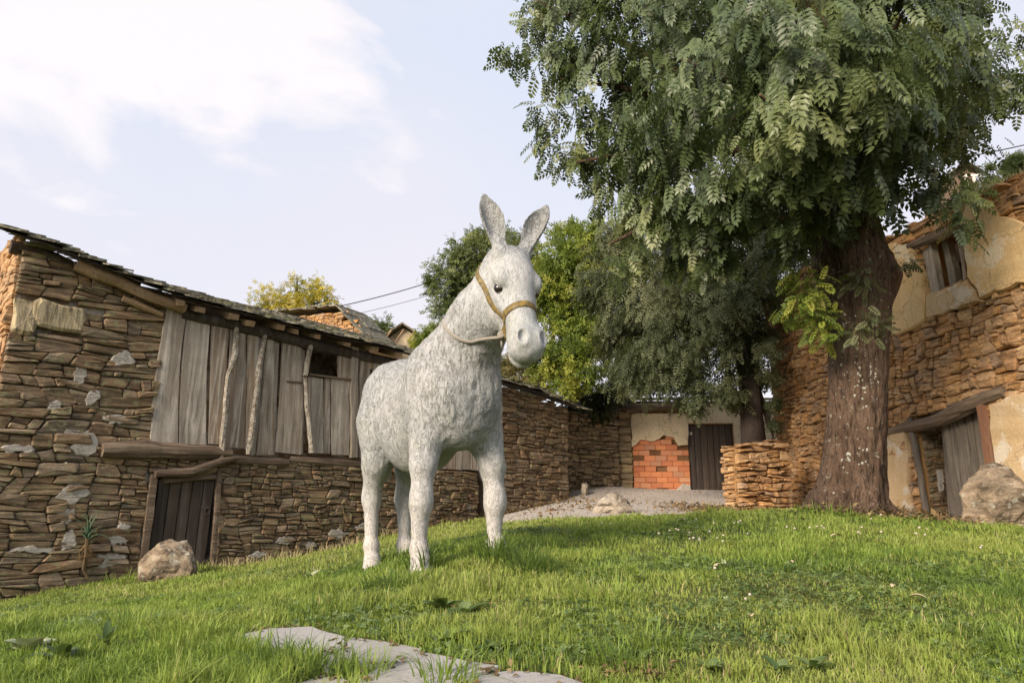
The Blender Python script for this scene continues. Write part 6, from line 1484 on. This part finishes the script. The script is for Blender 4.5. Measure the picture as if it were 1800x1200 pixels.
# clover leaves creeping between the blades
def clover():
    n = 60000; Y = 1.6 + 7.5 * rng.random(n) ** 1.5; X = (rng.random(n) * 2 - 1) * (.78 * Y + .6); m = vnoise(np.c_[X * 1.5, Y * 1.5, 0 * X], 41)
    nearp = np.exp(-((X - .15) ** 2 / .5 + (Y - 3.2) ** 2 / .35)); ok = (m + nearp * .5 > .60) & grass_ok(X, Y, .1); X, Y = X[ok], Y[ok]; n = len(X)
    P = np.c_[X, Y, gz(X, Y) + rng.uniform(.008, .038, n)]; T = norm(np.c_[rng.normal(size=n), rng.normal(size=n), rng.normal(0, .3, n)]); N_ = norm(np.c_[rng.normal(0, .4, n), rng.normal(0, .4, n), np.ones(n)]); Xa, Ya, Za = frames(T, N_)
    v, f = [], []
    for a in (0, 2.09, -2.09):
        l = leaflet(0, 0, a, 1, .85, .15, .05); o = len(v); v += l[0]; f += [tuple(o + i for i in t) for t in l[1]]
    V, F, cn = instance(v, f, P, Xa, Ya, Za, (.010 + .0016 * Y) * rng.uniform(.7, 1.2, n)); np_mesh('clover_leaves', V, F, cn, M_WEED, attrs={'rnd': np.repeat(rng.random(n), len(v))}, kind='stuff')
clover()
# white clover heads
def clover_heads():
    t = plain('clover_head_white', (0.50, 0.44, 0.36), .9); q = random.Random(9); V, F = ico(1)
    L = [(1230, 925, 28, 5), (1180, 950, 22, 5), (1260, 962, 24, 6), (1300, 930, 12, 3), (1400, 940, 16, 3), (1440, 943, 10, 3), (1190, 945, 14, 2), (1500, 960, 20, 3), (1080, 935, 14, 2), (1620, 945, 16, 3), (1725, 975, 10, 2), (1320, 1075, 10, 2), (1260, 1010, 30, 3), (1530, 930, 20, 3)]
    k = 0
    for (px, py, sp, n) in L:
        for _ in range(n):
            x, y = on_ground(q.gauss(px, sp), q.gauss(py, sp * .35)); z = g1(x, y)
            if y > 9.6: continue
            mb = MB(); s = q.uniform(.008, .012) * (y / 6) ** .4; h = q.uniform(.05, .09); mb.add([(v[0] * s * q.uniform(.8, 1.2), v[1] * s, h + v[2] * s * .85) for v in V], F)
            o_ = mb.build('clover_flower', t, label='small white clover head in the lawn right of the donkey', cat='flower', group='white clover heads in the lawn'); o_.location = (x, y, z)
            st = MB().tube([(0, 0, 0), (q.uniform(-.01, .01), 0, h * .5), (0, 0, h)], .0016, 4).build('stem', M_WEED, o_); k += 1
clover_heads()
# litter along the slab rims, under the dry wall, at the tree foot
pl = []
for S in SLABS:
    for i in range(len(S)):
        a, b = S[i], S[(i + 1) % len(S)]
        for _ in range(14): t_ = rnd_.random(); pl.append((a[0] + (b[0] - a[0]) * t_ + rnd_.gauss(0, .03), a[1] + (b[1] - a[1]) * t_ + rnd_.gauss(0, .03)))
for _ in range(160): x, y = on_ground(rnd_.gauss(820, 40), rnd_.gauss(1085, 14)); pl.append((x, y))
for _ in range(120): x, y = on_ground(rnd_.gauss(1010, 30), rnd_.gauss(955, 6)); pl.append((x, y))
for _ in range(160): x, y = on_ground(rnd_.gauss(1120, 60), rnd_.gauss(1192, 8)); pl.append((x, y))
scatter_leaves('leaf_litter', ML_DRY, pl, .035, .02)
pl = [(rnd_.gauss(3.6, .5), rnd_.gauss(12.6, .6)) for _ in range(900)] + [(rnd_.gauss(4.3, .5), rnd_.gauss(8.1, .35)) for _ in range(500)] + [(rnd_.gauss(1.0, .5), rnd_.gauss(13.5, .8)) for _ in range(160)]
scatter_leaves('leaf_litter', ML_DRY, pl, .09, .10, flat=.5)
# a few big pale fallen leaves, each its own
for i, (px, py, sc_, lb) in enumerate(((1255, 1006, .085, 'pale curled leaf lying on the lawn right of centre'), (1395, 998, .06, 'small buff leaf on the lawn below the trunk'), (1578, 1042, .06, 'brown curled leaf in the right half of the lawn'), (1600, 1064, .08, 'flat tan leaf at the edge of the dry patch'), (1322, 1100, .05, 'tiny pale curled leaf in the lower lawn'), (1480, 950, .10, 'straw-coloured leaf among the clover heads'), (1620, 938, .08, 'pale leaf in the grass in front of the ruined door'))):
    x, y = on_ground(px, py); d = Vector((math.cos(i * 1.9), math.sin(i * 1.9), .25)).normalized(); up = Vector((0, 0, 1)); up = (up - d * up.dot(d)).normalized(); g = broad_leaf(d, up, sc_, sc_ * .55, .6)
    o_ = MB().add(*g).build('fallen_leaf', plain('buff_dead_leaf', (0.52, 0.42, 0.27), .9), smooth=True, label=lb, cat='leaf'); o_.location = (x, y, g1(x, y) + .035)
# bits of gravel on the lane
def gravel():
    n = 5200; Y = 10.4 + 10.5 * rng.random(n) ** .8; X = -.4 + rng.random(n) * 6.6; ok = road_mask(X, Y); X, Y = X[ok], Y[ok]; n = len(X)
    v = [(-.5, -.4, 0), (.5, -.45, 0), (.55, .4, 0), (-.45, .5, 0), (-.25, -.2, .5), (.3, -.2, .45), (.25, .22, .55), (-.2, .25, .5)]; f = [(0, 1, 5, 4), (1, 2, 6, 5), (2, 3, 7, 6), (3, 0, 4, 7), (4, 5, 6, 7)]
    a = rng.uniform(0, 6.28, n); Xa = np.c_[np.cos(a), np.sin(a), 0 * a]; Ya = np.c_[-np.sin(a), np.cos(a), 0 * a]; Za = np.tile((0, 0, 1.0), (n, 1))
    V, F, cn = instance(v, f, np.c_[X, Y, gz(X, Y) - .005], Xa, Ya, Za, rng.uniform(.015, .045, (n, 1)) * rng.uniform(.6, 1.2, (n, 3)))
    np_mesh('lane_gravel', V, F, cn, M_LANE, attrs={'rnd': np.repeat(rng.random(n), 8)}, kind='stuff')
gravel()
# dry straws and weeds: wall tops, foot of the barn
def straws(name, label, P0s, n, h, mat, spread, cat='dry grass', tone=.9, **k):
    V, Fl, cn, tn = [], [], [], []; b = Vector(P0s[0])
    for p in P0s:
        for _ in range(n):
            x = Vector(p) - b + Vector((rnd_.gauss(0, spread), rnd_.gauss(0, spread * .5), 0)); d = Vector((rnd_.gauss(0, .28), rnd_.gauss(0, .2), 1)).normalized(); L = h * rnd_.uniform(.5, 1.2); w = .006
            o = len(V); V += [x + Vector((-w, 0, 0)), x + Vector((w, 0, 0)), x + d * L * .6 + Vector((w * .7, 0, 0)), x + d * L + Vector((rnd_.gauss(0, .03), 0, -.02)), x + d * L * .6 + Vector((-w * .7, 0, 0))]; Fl += [o, o + 1, o + 2, o + 3, o + 4]; cn.append(5); tn += [min(.99, tone + rnd_.uniform(-.08, .08))] * 5
    o_ = np_mesh(name, np.array([tuple(v) for v in V]), Fl, cn, mat, attrs={'rnd': tn}, **k); o_.location = b; props(o_, label, cat); return o_
straws('dry_grass_clump', 'tall straw-coloured grass standing on the top right of the ruined wall', [tuple(atY(x, y, 11.3)) for x, y in ((1735, 345), (1755, 340), (1775, 336), (1795, 330), (1815, 322))], 60, .34, ML_GRASS, .12)
ws = [BARN.px(x, y) for x, y in ((380, 990), (440, 985), (500, 972), (560, 962), (620, 945), (690, 930), (780, 912), (860, 905), (930, 900), (975, 898))]
for i in range(0, 10, 2):
    lb = ('thin dry stalks along the barn foot right of the door', 'dry stalks at the barn foot left of the hind leg', 'dry stalks at the barn foot between the donkey legs', 'dark weeds at the wall foot behind the far front leg', 'tangle of dead stems below the shed corner')[i // 2]
    straws('dry_weeds', lb, [tuple(BARN.w(s, g1(*BARN.w(s, 0, -.12).xy) , -.12)) for s, z in ws[i:i + 2]], 90, .20, ML_GRASS if i < 6 else ML_DRY, .35, cat='weeds')
# moss cushions on the barn roof edge
def roof_moss():
    V, Fc = ico(1); mb = MB(); q = random.Random(2); t = plain('roof_moss', (0.13, 0.13, 0.055), .95, .01, 60, .4)
    for _ in range(260):
        s = q.uniform(-1.9, 8.8); y = q.uniform(-.42, 1.6); z = BARN_EAVE(s) + .345 * (y + .44) + .06; r = q.uniform(.02, .07)
        mb.add([(s + v[0] * r * 1.4, y + v[1] * r * 1.4, z + v[2] * r * .55) for v in V], Fc)
    mb.build('roof_moss', t, BARN_ROOT, kind='stuff')
roof_moss()
